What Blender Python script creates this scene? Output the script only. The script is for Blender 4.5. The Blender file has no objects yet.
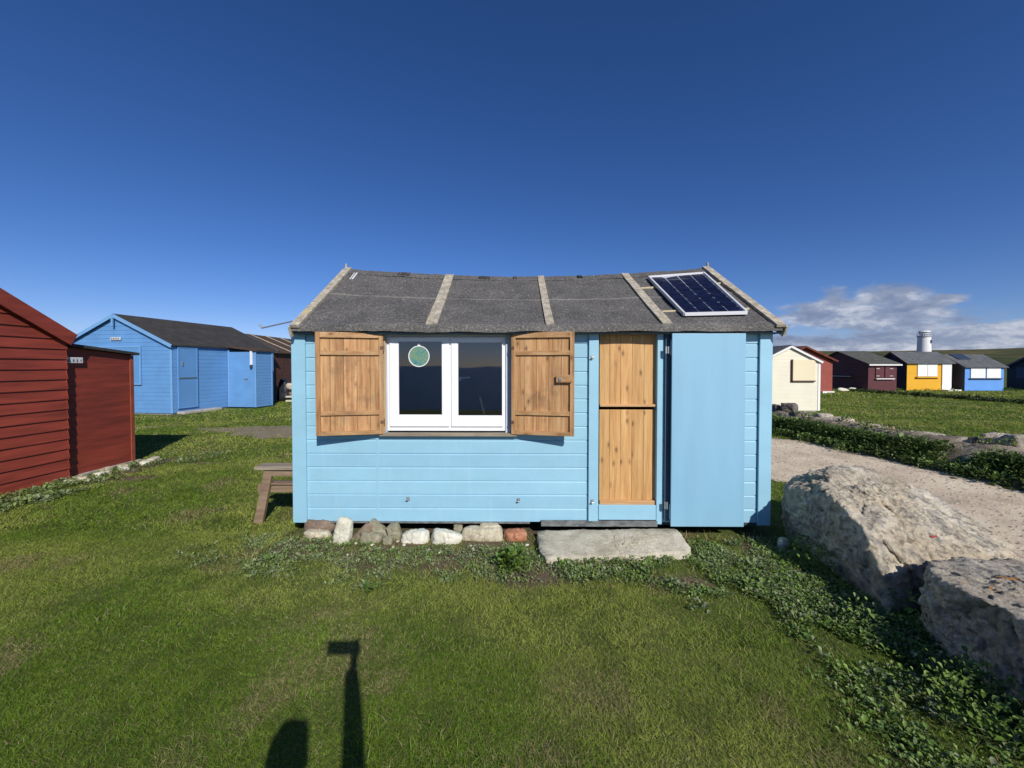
import bpy, bmesh, math, random
import numpy as np
from mathutils import Vector, Matrix, noise, Euler
R = math.radians
C = bpy.context.scene.collection
rng = np.random.default_rng(7)
random.seed(7)
F = 400.0; HC = 1.75; HOR = 366.0; PITCH = 1.2
AXY = HOR + F*math.tan(R(PITCH))          # pixel row of the optical axis
SUN_EL = 32.8; SUN_AZ = 24.5              # sun stands behind the camera, to the right
LH = Vector((-math.sin(R(SUN_AZ)), math.cos(R(SUN_AZ)), 0))

# ---------------------------------------------------------------- helpers
def lin(r, g, b):
    f = lambda c: ((c/255+0.055)/1.055)**2.4 if c/255 > 0.04045 else c/255/12.92
    return (f(r), f(g), f(b), 1)

class MB:
    def __init__(s): s.v = []; s.f = []
    def poly(s, pts):
        n = len(s.v); s.v += [tuple(p) for p in pts]; s.f.append(tuple(range(n, n+len(pts))))
    def box(s, x0, x1, y0, y1, z0, z1):
        n = len(s.v)
        s.v += [(x0,y0,z0),(x1,y0,z0),(x1,y1,z0),(x0,y1,z0),(x0,y0,z1),(x1,y0,z1),(x1,y1,z1),(x0,y1,z1)]
        s.f += [tuple(n+i for i in q) for q in ((0,3,2,1),(4,5,6,7),(0,1,5,4),(1,2,6,5),(2,3,7,6),(3,0,4,7))]
    def beam(s, p, q, w, h, up=(0,0,1)):
        p, q = Vector(p), Vector(q); d = (q-p).normalized(); u = Vector(up)
        a = d.cross(u).normalized()*w/2; b = a.cross(d).normalized()*h/2
        n = len(s.v)
        for c in (p, q):
            s.v += [tuple(c-a-b), tuple(c+a-b), tuple(c+a+b), tuple(c-a+b)]
        s.f += [tuple(n+i for i in t) for t in ((0,1,2,3),(7,6,5,4),(0,4,5,1),(1,5,6,2),(2,6,7,3),(3,7,4,0))]
    def cyl(s, p, q, r, r2=None, n=16):
        p, q = Vector(p), Vector(q); r2 = r if r2 is None else r2
        d = (q-p).normalized(); a = d.orthogonal().normalized(); b = d.cross(a)
        k = len(s.v)
        for c, rr in ((p, r), (q, r2)):
            for i in range(n):
                t = 2*math.pi*i/n; s.v.append(tuple(c+a*math.cos(t)*rr+b*math.sin(t)*rr))
        for i in range(n): s.f.append((k+i, k+(i+1)%n, k+n+(i+1)%n, k+n+i))
        s.f.append(tuple(k+i for i in range(n))[::-1]); s.f.append(tuple(k+n+i for i in range(n)))
    def prism(s, pts, d):
        d = Vector(d); n = len(s.v); m = len(pts)
        s.v += [tuple(p) for p in pts] + [tuple(Vector(p)+d) for p in pts]
        s.f.append(tuple(range(n, n+m))[::-1]); s.f.append(tuple(range(n+m, n+2*m)))
        for i in range(m): s.f.append((n+i, n+(i+1)%m, n+m+(i+1)%m, n+m+i))
    def build(s, name, mat, parent=None, bevel=0, smooth=False, off=(0,0,0), recalc=True):
        me = bpy.data.meshes.new(name)
        me.from_pydata([(x-off[0], y-off[1], z-off[2]) for x, y, z in s.v], [], s.f)
        if recalc:
            bm = bmesh.new(); bm.from_mesh(me); bmesh.ops.recalc_face_normals(bm, faces=bm.faces); bm.to_mesh(me); bm.free()
        me.materials.append(mat)
        if smooth: me.polygons.foreach_set('use_smooth', [True]*len(me.polygons))
        o = bpy.data.objects.new(name, me); C.objects.link(o)
        if parent: o.parent = parent
        if bevel:
            m = o.modifiers.new('bevel', 'BEVEL'); m.width = bevel; m.segments = 2; m.limit_method = 'ANGLE'
        return o

def each(mb, name, mat, parent=None, bevel=0, off=(0,0,0)):
    """build every separate piece of mb as an object of its own"""
    par = list(range(len(mb.v)))
    def find(a):
        while par[a] != a: par[a] = par[par[a]]; a = par[a]
        return a
    for f in mb.f:
        for i in f[1:]: par[find(i)] = find(f[0])
    groups = {}
    for f in mb.f: groups.setdefault(find(f[0]), []).append(f)
    res = []
    for fs in groups.values():
        ids = sorted({i for f in fs for i in f}); mp = {j: k for k, j in enumerate(ids)}
        m2 = MB(); m2.v = [mb.v[i] for i in ids]; m2.f = [tuple(mp[i] for i in f) for f in fs]
        res.append(m2.build(name, mat, parent, bevel, off=off))
    return res
def tag(o, label=None, cat=None, group=None, kind=None):
    if label: o['label'] = label
    if cat: o['category'] = cat
    if group: o['group'] = group
    if kind: o['kind'] = kind
    return o
def thing(name, label, cat, loc=(0,0,0), rz=0, group=None):
    o = bpy.data.objects.new(name, None); C.objects.link(o)
    o.location = loc; o.rotation_euler = (0,0,rz); o.empty_display_size = 0.2
    return tag(o, label, cat, group)
def ray(px, py):
    t = R(PITCH); xc = (px-512)/F; yc = (AXY-py)/F
    return Vector((xc, math.cos(t)+yc*math.sin(t), -math.sin(t)+yc*math.cos(t)))
def at(px, py, Y):
    d = ray(px, py); return Vector((0,0,HC)) + d*(Y/d.y)
def gnd(px, py, z=0):
    d = ray(px, py); return Vector((0,0,HC)) + d*((z-HC)/d.z)

# value noise on numpy arrays
_perm = rng.random((256,256))
def vn(x, y, sc=1.0, oct=3, seed=0):
    x = np.asarray(x)*sc+seed*17.3; y = np.asarray(y)*sc+seed*9.1; r = 0; a = 1; t = 0
    for _ in range(oct):
        xi = np.floor(x).astype(int); yi = np.floor(y).astype(int); fx = x-xi; fy = y-yi
        fx = fx*fx*(3-2*fx); fy = fy*fy*(3-2*fy)
        g = lambda i, j: _perm[(xi+i) % 256, (yi+j) % 256]
        r = r+a*((g(0,0)*(1-fx)+g(1,0)*fx)*(1-fy)+(g(0,1)*(1-fx)+g(1,1)*fx)*fy); t += a
        x = x*2.03+5.1; y = y*2.03+3.7; a *= 0.5
    return r/t

# ---------------------------------------------------------------- materials
def nodes(name):
    m = bpy.data.materials.new(name); m.use_nodes = True; nt = m.node_tree
    return m, nt, nt.nodes, nt.links, nt.nodes['Principled BSDF']
def ramp(N, cols, interp='LINEAR'):
    r = N.new('ShaderNodeValToRGB'); e = r.color_ramp.elements; r.color_ramp.interpolation = interp
    while len(e) < len(cols): e.new(0.5)
    for i, (p, c) in enumerate(cols): e[i].position = p; e[i].color = c
    return r
def texco(N, L, scale=(1,1,1), kind='Object', rot=(0,0,0)):
    t = N.new('ShaderNodeTexCoord'); m = N.new('ShaderNodeMapping'); m.inputs['Scale'].default_value = scale
    m.inputs['Rotation'].default_value = rot
    L.new(t.outputs[kind], m.inputs['Vector']); return m.outputs['Vector']
def nz(N, L, vec, scale, detail=4, rough=0.55, dist=0):
    n = N.new('ShaderNodeTexNoise'); n.inputs['Scale'].default_value = scale; n.inputs['Detail'].default_value = detail
    n.inputs['Roughness'].default_value = rough; n.inputs['Distortion'].default_value = dist
    L.new(vec, n.inputs['Vector']); return n.outputs['Fac']
def mix(N, L, fac, a, b, mode='MIX'):
    m = N.new('ShaderNodeMix'); m.data_type = 'RGBA'; m.blend_type = mode
    for s, v in ((0, fac), (6, a), (7, b)):
        if isinstance(v, (int, float)): m.inputs[s].default_value = v
        elif isinstance(v, tuple): m.inputs[s].default_value = v
        else: L.new(v, m.inputs[s])
    return m.outputs[2]
def math_(N, L, op, a, b=0.0, c=0.0, clamp=False):
    m = N.new('ShaderNodeMath'); m.operation = op; m.use_clamp = clamp
    for i, v in enumerate((a, b, c)):
        if isinstance(v, (int, float)): m.inputs[i].default_value = v
        else: L.new(v, m.inputs[i])
    return m.outputs[0]
def bump(N, L, bs, h, strength=0.3, dist=0.01):
    b = N.new('ShaderNodeBump'); b.inputs['Strength'].default_value = strength; b.inputs['Distance'].default_value = dist
    L.new(h, b.inputs['Height']); L.new(b.outputs['Normal'], bs.inputs['Normal'])

def paint(name, col, rough=0.55, var=0.12, scale=3, dirt=0.15, dirtcol=(0.12,0.11,0.09,1), stretch=(1,1,1), bmp=0.15):
    m, nt, N, L, bs = nodes(name); v = texco(N, L, stretch)
    dk = tuple(c*(1-var) for c in col[:3])+(1,); lt = tuple(min(1, c*(1+var)) for c in col[:3])+(1,)
    r = ramp(N, [(0.3, dk), (0.7, lt)]); L.new(nz(N, L, v, scale, 5), r.inputs[0])
    d = ramp(N, [(0.55, (0,0,0,1)), (0.8, (dirt,)*3+(1,))]); L.new(nz(N, L, v, scale*4.3, 8, 0.7), d.inputs[0])
    L.new(mix(N, L, d.outputs[0], r.outputs[0], dirtcol), bs.inputs['Base Color'])
    bs.inputs['Roughness'].default_value = rough
    bump(N, L, bs, nz(N, L, v, 60, 3), bmp, 0.004)
    return m
def boards(m, pitch, z0, amt=0.05):
    nt = m.node_tree; N, L = nt.nodes, nt.links; bs = N['Principled BSDF']; src = bs.inputs['Base Color'].links[0].from_socket
    t = N.new('ShaderNodeTexCoord'); sp = N.new('ShaderNodeSeparateXYZ'); L.new(t.outputs['Object'], sp.inputs[0])
    k = math_(N, L, 'FLOOR', math_(N, L, 'DIVIDE', math_(N, L, 'SUBTRACT', sp.outputs[2], z0), pitch))
    w = N.new('ShaderNodeTexWhiteNoise'); w.noise_dimensions = '1D'; L.new(k, w.inputs['W'])
    lo = 1-amt; r = ramp(N, [(0, (lo,lo,lo+amt*0.3,1)), (1, (1+amt*0.6,1+amt*0.5,1+amt*0.4,1))]); L.new(w.outputs[0], r.inputs[0])
    c = mix(N, L, 1.0, src, r.outputs[0], 'MULTIPLY')
    v = texco(N, L, (2.5,1,0.5)); s = ramp(N, [(0.52,(0,0,0,1)),(0.72,(0.22,)*3+(1,))]); L.new(nz(N, L, v, 5, 7, 0.7), s.inputs[0])
    c = mix(N, L, s.outputs[0], c, (0.42,0.60,0.68,1))
    L.new(c, bs.inputs['Base Color'])
def wood(name, cols, rough=0.65, along='z', knots=True, island=0.25, grain=22, bmp=0.35, stain=0.0):
    m, nt, N, L, bs = nodes(name)
    st = {'z': (1,1,0.06), 'x': (0.06,1,1), 'y': (1,0.06,1)}[along]
    tc = N.new('ShaderNodeTexCoord'); geo = N.new('ShaderNodeNewGeometry')
    cmb = N.new('ShaderNodeVectorMath'); cmb.operation = 'ADD'
    sc = N.new('ShaderNodeVectorMath'); sc.operation = 'SCALE'; sc.inputs[0].default_value = (7.3, 3.1, 9.7)
    L.new(geo.outputs['Random Per Island'], sc.inputs['Scale'])
    L.new(tc.outputs['Object'], cmb.inputs[0]); L.new(sc.outputs[0], cmb.inputs[1])
    mp = N.new('ShaderNodeMapping'); mp.inputs['Scale'].default_value = st; L.new(cmb.outputs[0], mp.inputs['Vector'])
    g = nz(N, L, mp.outputs[0], grain, 6, 0.65, 0.6); g2 = nz(N, L, mp.outputs[0], grain*5, 3, 0.6)
    r = ramp(N, [(0.25, cols[0]), (0.5, cols[1]), (0.75, cols[2])]); L.new(g, r.inputs[0])
    c = mix(N, L, 0.25, r.outputs[0], g2, 'OVERLAY')
    isl = ramp(N, [(0, (1-island,1-island,1-island*1.15,1)), (1, (1,1,1,1))]); L.new(geo.outputs['Random Per Island'], isl.inputs[0])
    c = mix(N, L, 1.0, c, isl.outputs[0], 'MULTIPLY')
    if knots:
        k = N.new('ShaderNodeTexVoronoi'); k.inputs['Scale'].default_value = 6.5
        st2 = {'z': (1.6,1.6,0.75), 'x': (0.75,1.6,1.6), 'y': (1.6,0.75,1.6)}[along]
        mp2 = N.new('ShaderNodeMapping'); mp2.inputs['Scale'].default_value = st2; L.new(cmb.outputs[0], mp2.inputs['Vector']); L.new(mp2.outputs[0], k.inputs['Vector'])
        kr = ramp(N, [(0.06, (1,1,1,1)), (0.14, (0.35,)*3+(1,)), (0.26, (0,0,0,1))]); L.new(k.outputs['Distance'], kr.inputs[0])
        c = mix(N, L, math_(N, L, 'MULTIPLY', kr.outputs[0], 0.75), c, (0.09, 0.035, 0.012, 1))
    if stain:
        s = ramp(N, [(0.5, (0,0,0,1)), (0.75, (stain,)*3+(1,))]); L.new(nz(N, L, tc.outputs['Object'], 4, 6, 0.7), s.inputs[0])
        c = mix(N, L, s.outputs[0], c, (0.06,0.045,0.035,1))
    L.new(c, bs.inputs['Base Color']); bs.inputs['Roughness'].default_value = rough
    bump(N, L, bs, g2, bmp, 0.003)
    return m
def stone(name, cols, scale=3, rough=0.9, bmp=0.6, lichen=None, fine=40, dist=0.02, lich_lo=0.62, stain=None):
    m, nt, N, L, bs = nodes(name); v = texco(N, L)
    r = ramp(N, [(0.25, cols[0]), (0.5, cols[1]), (0.72, cols[2])]); L.new(nz(N, L, v, scale, 9, 0.68, 0.4), r.inputs[0])
    f = nz(N, L, v, fine, 6, 0.75)
    fr = ramp(N, [(0.3, (0.35,)*3+(1,)), (0.7, (0.68,)*3+(1,))]); L.new(f, fr.inputs[0])
    c = mix(N, L, 0.75, r.outputs[0], fr.outputs[0], 'OVERLAY')
    pn = nz(N, L, v, scale*5.5, 10, 0.8, 0.3)
    pit = ramp(N, [(0.31, (0.75,)*3+(1,)), (0.39, (0,0,0,1))]); L.new(pn, pit.inputs[0])
    c = mix(N, L, pit.outputs[0], c, tuple(x*0.35 for x in cols[0][:3])+(1,))
    if stain:
        s = ramp(N, [(0.5, (0,0,0,1)), (0.62, (0.75,)*3+(1,))]); L.new(nz(N, L, v, scale*1.6, 8, 0.75, 0.6), s.inputs[0])
        c = mix(N, L, s.outputs[0], c, stain)
    if lichen:
        s = ramp(N, [(lich_lo, (0,0,0,1)), (lich_lo+0.05, (0.85,)*3+(1,))]); L.new(nz(N, L, v, 5.5, 8, 0.7), s.inputs[0])
        c = mix(N, L, s.outputs[0], c, lichen)
    L.new(c, bs.inputs['Base Color']); bs.inputs['Roughness'].default_value = rough
    h = math_(N, L, 'ADD', math_(N, L, 'MULTIPLY', f, 0.6), math_(N, L, 'ADD', nz(N, L, v, scale*3, 8, 0.7), math_(N, L, 'MULTIPLY', math_(N, L, 'MINIMUM', pn, 0.45), 3.0)))
    bump(N, L, bs, h, bmp, dist)
    return m
def tinted(name, trans=0.25, rough=0.6):
    m, nt, N, L, bs = nodes(name)
    a = N.new('ShaderNodeAttribute'); a.attribute_name = 'tint'; L.new(a.outputs['Color'], bs.inputs['Base Color'])
    bs.inputs['Roughness'].default_value = rough; bs.inputs['Specular IOR Level'].default_value = 0.25
    if trans:
        t = N.new('ShaderNodeBsdfTranslucent'); L.new(a.outputs['Color'], t.inputs['Color'])
        mx = N.new('ShaderNodeMixShader'); mx.inputs[0].default_value = trans
        L.new(bs.outputs[0], mx.inputs[1]); L.new(t.outputs[0], mx.inputs[2]); L.new(mx.outputs[0], N['Material Output'].inputs['Surface'])
    return m

SKYBLUE = (0.27, 0.50, 0.635, 1)
M = {}
M['hut_blue'] = paint('hut_blue', SKYBLUE, 0.5, 0.05, 2.2, 0.14, (0.16,0.25,0.28,1), (1,1,2.2))
M['panel_blue'] = paint('panel_blue', (0.228,0.44,0.59,1), 0.42, 0.05, 2.0, 0.12, (0.18,0.30,0.38,1), (3,1,0.35), bmp=0.12)
M['gap_shade'] = paint('gap_shade', (0.05,0.10,0.16,1), 0.6, 0.1, 5, 0.1)  # dark tone standing in for the shade beside the cover door
M['upvc'] = paint('upvc', (0.8,0.81,0.83,1), 0.3, 0.02, 2, 0.12, (0.45,0.33,0.15,1), bmp=0.02)
M['pine'] = wood('pine', [(0.40,0.19,0.06,1),(0.60,0.335,0.125,1),(0.74,0.47,0.21,1)], island=0.26, bmp=0.5)
M['shutter_wood'] = wood('shutter_wood', [(0.26,0.105,0.035,1),(0.54,0.29,0.125,1),(0.74,0.49,0.26,1)], island=0.38, stain=0.55, bmp=0.6)
M['shutter_rail'] = wood('shutter_rail', [(0.28,0.13,0.05,1),(0.50,0.28,0.125,1),(0.68,0.45,0.24,1)], island=0.25, along='x', stain=0.4)
M['grey_wood'] = wood('grey_wood', [(0.17,0.14,0.105,1),(0.30,0.26,0.20,1),(0.44,0.40,0.32,1)], along='y', knots=False, island=0.15, stain=0.5)
M['grey_wood_x'] = wood('grey_wood_x', [(0.19,0.15,0.11,1),(0.33,0.27,0.20,1),(0.46,0.40,0.31,1)], along='x', knots=False, island=0.2, stain=0.4)
M['batten'] = stone('batten', [(0.16,0.13,0.09,1),(0.37,0.33,0.255,1),(0.58,0.54,0.45,1)], 13, bmp=0.5, lichen=(0.52,0.40,0.17,1), dist=0.005, lich_lo=0.60, stain=(0.22,0.20,0.16,1))
M['bench_wood'] = wood('bench_wood', [(0.16,0.10,0.065,1),(0.29,0.20,0.135,1),(0.42,0.32,0.23,1)], along='x', knots=False, island=0.3, stain=0.5)
M['dark_timber'] = paint('dark_timber', (0.035,0.045,0.055,1), 0.8, 0.3, 8, 0.3, (0.2,0.2,0.2,1))
M['skirt'] = paint('skirt', (0.13,0.14,0.14,1), 0.85, 0.5, 14, 0.7, (0.30,0.29,0.26,1), (1,1,2))
M['metal'] = paint('metal', (0.42,0.42,0.43,1), 0.4, 0.2, 20, 0.4, (0.2,0.12,0.07,1)); M['metal'].node_tree.nodes['Principled BSDF'].inputs['Metallic'].default_value = 0.7
M['rust'] = paint('rust', (0.12,0.06,0.035,1), 0.8, 0.3, 20, 0.3)
M['white_metal'] = paint('white_metal', (0.75,0.75,0.76,1), 0.35, 0.03, 5, 0.05)
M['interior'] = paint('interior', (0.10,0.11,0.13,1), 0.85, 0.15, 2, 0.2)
M['lead_band'] = paint('lead_band', (0.46,0.50,0.55,1), 0.7, 0.1, 5, 0.3, (0.15,0.16,0.17,1))
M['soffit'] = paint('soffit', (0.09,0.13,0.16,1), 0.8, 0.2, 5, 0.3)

def felt(name, base, hi, scale=160):
    m, nt, N, L, bs = nodes(name); v = texco(N, L)
    lo = tuple(c*0.45 for c in base[:3])+(1,)
    r = ramp(N, [(0.30, lo), (0.52, base), (0.72, hi)]); L.new(nz(N, L, v, scale, 5, 0.8), r.inputs[0])
    big = ramp(N, [(0.3, (0.62,)*3+(1,)), (0.7, (1.15,1.12,1.08,1))]); L.new(nz(N, L, v, 2.7, 7, 0.7), big.inputs[0])
    c = mix(N, L, 1.0, r.outputs[0], big.outputs[0], 'MULTIPLY')
    s = ramp(N, [(0.60, (0,0,0,1)), (0.70, (0.5,)*3+(1,))]); L.new(nz(N, L, v, 14, 8, 0.75), s.inputs[0])
    c = mix(N, L, s.outputs[0], c, tuple(x*1.2 for x in hi[:3])+(1,))
    L.new(c, bs.inputs['Base Color']); bs.inputs['Roughness'].default_value = 0.95; bs.inputs['Specular IOR Level'].default_value = 0.2
    bump(N, L, bs, nz(N, L, v, scale, 4, 0.7), 0.6, 0.006); return m
M['felt'] = felt('felt', (0.105,0.103,0.102,1), (0.36,0.35,0.335,1), 55)
M['felt_lip'] = felt('felt_lip', (0.13,0.128,0.125,1), (0.42,0.40,0.37,1), 50)
M['felt_seam'] = felt('felt_seam', (0.22,0.21,0.20,1), (0.36,0.35,0.33,1), 60)
M['felt_dark'] = felt('felt_dark', (0.055,0.053,0.052,1), (0.10,0.098,0.095,1), 30)
M['felt_brown'] = felt('felt_brown', (0.09,0.06,0.042,1), (0.16,0.11,0.08,1), 20)
M['felt_slate'] = felt('felt_slate', (0.12,0.13,0.14,1), (0.20,0.21,0.22,1), 20)
M['felt_green'] = felt('felt_green', (0.10,0.105,0.095,1), (0.17,0.175,0.16,1), 20)
M['roof_red'] = felt('roof_red', (0.17,0.055,0.04,1), (0.28,0.10,0.07,1), 20)

def glassmat(name, tint=(0.75,0.8,0.85,1), ior=1.5):
    m = bpy.data.materials.new(name); m.use_nodes = True; nt = m.node_tree; N = nt.nodes; L = nt.links; N.clear()
    out = N.new('ShaderNodeOutputMaterial'); mx = N.new('ShaderNodeMixShader'); t = N.new('ShaderNodeBsdfTransparent'); g = N.new('ShaderNodeBsdfGlossy')
    fr = N.new('ShaderNodeFresnel'); fr.inputs['IOR'].default_value = ior; t.inputs['Color'].default_value = tint; g.inputs['Roughness'].default_value = 0.02
    tc = N.new('ShaderNodeTexCoord'); n = N.new('ShaderNodeTexNoise'); n.inputs['Scale'].default_value = 2.0; L.new(tc.outputs['Object'], n.inputs['Vector'])
    b = N.new('ShaderNodeBump'); b.inputs['Strength'].default_value = 0.08; b.inputs['Distance'].default_value = 0.01; L.new(n.outputs['Fac'], b.inputs['Height']); L.new(b.outputs[0], g.inputs['Normal'])
    L.new(fr.outputs[0], mx.inputs[0]); L.new(t.outputs[0], mx.inputs[1]); L.new(g.outputs[0], mx.inputs[2]); L.new(mx.outputs[0], out.inputs['Surface'])
    return m
M['glass'] = glassmat('glass', (0.9,0.92,0.95,1), 2.2)

# ---------------------------------------------------------------- world and sun
def make_world():
    w = bpy.data.worlds.new('World'); bpy.context.scene.world = w; w.use_nodes = True
    nt = w.node_tree; N = nt.nodes; L = nt.links; bg = N['Background']
    sky = N.new('ShaderNodeTexSky'); sky.sky_type = 'NISHITA'; sky.sun_disc = False
    sky.sun_elevation = R(SUN_EL); sky.sun_rotation = R(180-SUN_AZ)
    sky.altitude = 900; sky.air_density = 0.9; sky.dust_density = 0.25; sky.ozone_density = 4.0
    hs = N.new('ShaderNodeHueSaturation'); hs.inputs['Saturation'].default_value = 1.19; hs.inputs['Value'].default_value = 0.90
    gm = N.new('ShaderNodeGamma'); gm.inputs['Gamma'].default_value = 1.0
    L.new(sky.outputs[0], hs.inputs['Color']); L.new(mix(N, L, 1.0, hs.outputs[0], (0.92,0.86,1.08,1), 'MULTIPLY'), gm.inputs['Color'])
    # clouds low in the sky beyond the right-hand huts, by compass direction and height
    tc = N.new('ShaderNodeTexCoord'); sp = N.new('ShaderNodeSeparateXYZ'); L.new(tc.outputs['Generated'], sp.inputs[0])
    X, Y, Z = sp.outputs
    az = math_(N, L, 'ARCTAN2', X, Y)
    hor = math_(N, L, 'SQRT', math_(N, L, 'ADD', math_(N, L, 'MULTIPLY', X, X), math_(N, L, 'MULTIPLY', Y, Y)))
    el = math_(N, L, 'ARCTAN2', Z, hor)
    cv = N.new('ShaderNodeCombineXYZ'); L.new(az, cv.inputs[0]); L.new(math_(N, L, 'MULTIPLY', el, 2.2), cv.inputs[1])
    n1 = nz(N, L, cv.outputs[0], 11, 9, 0.58, 0.15); n2 = nz(N, L, cv.outputs[0], 30, 6, 0.6)
    def blob(px, py, sx, sy):
        d = ray(px, py); a0 = math.atan2(d.x, d.y); e0 = math.atan2(d.z, math.hypot(d.x, d.y))
        a = math_(N, L, 'DIVIDE', math_(N, L, 'SUBTRACT', az, a0), sx); b = math_(N, L, 'DIVIDE', math_(N, L, 'SUBTRACT', el, e0), sy)
        q = math_(N, L, 'ADD', math_(N, L, 'MULTIPLY', a, a), math_(N, L, 'MULTIPLY', b, b))
        return math_(N, L, 'SUBTRACT', 1.0, math_(N, L, 'SQRT', q))
    b = blob(853, 312, 0.115, 0.050)
    for args in ((835, 306, 0.05, 0.045), (870, 318, 0.16, 0.032), (905, 312, 0.10, 0.034), (945, 300, 0.05, 0.014), (1004, 334, 0.16, 0.022), (800, 346, 0.30, 0.034), (930, 352, 0.6, 0.040)):
        b = math_(N, L, 'MAXIMUM', b, blob(*args))
    b = math_(N, L, 'MAXIMUM', b, -1.2)
    dens = math_(N, L, 'ADD', math_(N, L, 'MULTIPLY', math_(N, L, 'SUBTRACT', n1, 0.5), 2.1), b)
    dens = math_(N, L, 'ADD', dens, math_(N, L, 'MULTIPLY', math_(N, L, 'SUBTRACT', n2, 0.5), 0.35))
    mr = N.new('ShaderNodeMapRange'); mr.interpolation_type = 'SMOOTHSTEP'; mr.inputs[1].default_value = 0.0; mr.inputs[2].default_value = 0.5; mr.inputs[4].default_value = 0.9
    L.new(dens, mr.inputs[0])
    cr = ramp(N, [(0.34, (1.9,2.4,3.7,1)), (0.5, (3.0,3.5,4.8,1)), (0.66, (6.2,6.5,7.3,1))])
    cv2 = N.new('ShaderNodeVectorMath'); cv2.inputs[1].default_value = (0.012, 0.035, 0); L.new(cv.outputs[0], cv2.inputs[0])
    n3 = nz(N, L, cv2.outputs[0], 16, 8, 0.62, 0.2)
    L.new(n3, cr.inputs[0])
    c = mix(N, L, mr.outputs[0], gm.outputs[0], cr.outputs[0])
    L.new(c, bg.inputs['Color']); bg.inputs['Strength'].default_value = 0.1
make_world()
sun = bpy.data.lights.new('sun', 'SUN'); sun.energy = 4.8; sun.angle = R(0.53); sun.color = (1.0, 0.95, 0.87)
so = bpy.data.objects.new('sun', sun); C.objects.link(so)
ld = Vector((LH.x*math.cos(R(SUN_EL)), LH.y*math.cos(R(SUN_EL)), -math.sin(R(SUN_EL))))
so.rotation_euler = ld.to_track_quat('-Z', 'Y').to_euler(); so.location = (5,-8,8)

# ---------------------------------------------------------------- ground, track, sea, hills
def track_dist(x, y):
    """signed-ish distance to the gravel track centreline minus half width, >0 outside"""
    pts = [(5.55,-7,1.7),(5.55,2,1.65),(5.6,6,1.6),(5.3,8.6,1.6),(4.0,10.7,1.5),(1.5,11.3,1.3),(-4,10.6,1.3),(-6.6,10.8,0.9),(-9,11.3,0.1),(-25,12.0,0.05)]
    best = np.full(np.shape(x), 1e9)
    for (a, b, w0), (c, d, w1) in zip(pts[:-1], pts[1:]):
        dx, dy = c-a, d-b; t = np.clip(((x-a)*dx+(y-b)*dy)/(dx*dx+dy*dy), 0, 1)
        best = np.minimum(best, np.hypot(x-a-t*dx, y-b-t*dy)-(w0+(w1-w0)*t))
    return best
def grid_mesh(name, xs, ys, hf, mat):
    Xg, Yg = np.meshgrid(xs, ys); Zg = hf(Xg, Yg); nx, ny = len(xs), len(ys)
    v = np.stack([Xg.ravel(), Yg.ravel(), Zg.ravel()], 1)
    i = (np.arange(ny-1)[:,None]*nx+np.arange(nx-1)[None,:]).ravel()
    f = np.stack([i, i+1, i+1+nx, i+nx], 1)
    me = bpy.data.meshes.new(name); me.from_pydata(v.tolist(), [], f.tolist()); me.materials.append(mat)
    me.polygons.foreach_set('use_smooth', [True]*len(me.polygons))
    o = bpy.data.objects.new(name, me); C.objects.link(o); return o, v
def gmat():
    m, nt, N, L, bs = nodes('turf_soil'); v = texco(N, L)
    a = ramp(N, [(0.3, (0.055,0.080,0.018,1)), (0.5, (0.095,0.120,0.030,1)), (0.72, (0.16,0.165,0.06,1))])
    L.new(nz(N, L, v, 1.3, 8, 0.68), a.inputs[0])
    f = nz(N, L, v, 22, 6, 0.75); fr = ramp(N, [(0.3, (0.28,)*3+(1,)), (0.7, (0.72,)*3+(1,))]); L.new(f, fr.inputs[0])
    c = mix(N, L, 0.8, a.outputs[0], fr.outputs[0], 'OVERLAY')
    b = ramp(N, [(0.60, (0,0,0,1)), (0.72, (0.7,)*3+(1,))]); L.new(nz(N, L, v, 0.55, 7, 0.7), b.inputs[0])
    c = mix(N, L, b.outputs[0], c, (0.13,0.115,0.05,1))
    at_ = N.new('ShaderNodeAttribute'); at_.attribute_name = 'soil'
    so_ = ramp(N, [(0.3, (0.075,0.050,0.032,1)), (0.7, (0.19,0.145,0.105,1))]); L.new(nz(N, L, v, 30, 7, 0.75), so_.inputs[0])
    c = mix(N, L, at_.outputs['Fac'], c, so_.outputs[0])
    L.new(c, bs.inputs['Base Color']); bs.inputs['Roughness'].default_value = 0.95; bs.inputs['Specular IOR Level'].default_value = 0.1
    bump(N, L, bs, f, 0.7, 0.03); return m
def soil_mask(x, y):
    s = np.zeros(np.shape(x))
    e = lambda cx, cy, rx, ry: np.clip(1.6-1.6*np.sqrt(((x-cx)/rx)**2+((y-cy)/ry)**2), 0, 1)
    for a in ((-0.8,3.62,1.3,0.42),(0.15,3.45,0.7,0.45),(1.35,3.15,0.5,0.22),(2.45,3.6,0.4,0.6),(-2.0,3.8,0.7,0.28),(0,5.5,3.2,2.0),(0.1,4.15,3.1,0.5),(-6.35,7.0,0.3,1.0),(-5.9,6.2,0.5,0.25),(-5.6,7.2,0.6,0.12),(2.35,2.0,0.2,0.3),(-12.0,13.9,0.9,0.3)):
        s = np.maximum(s, e(*a))
    n = vn(x, y, 3.0, 4, 3)
    return np.clip((s-0.35)*2+(n-0.5)*2.4*(s > 0.05), 0, 1)
def gh(X, Y):
    t = np.clip((-Y-7.5)/13, 0, 1); t = t*t*(3-2*t); return -9*t
dense = lambda a, b, s: list(np.arange(a, b, s))
xs = [-3000,-1500,-700,-300,-150,-80,-50,-35]+dense(-25,-9,1.0)+dense(-9,9,0.12)+dense(9,40,1.5)+[45,60,90,150,300,700,1500,3000]
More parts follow.
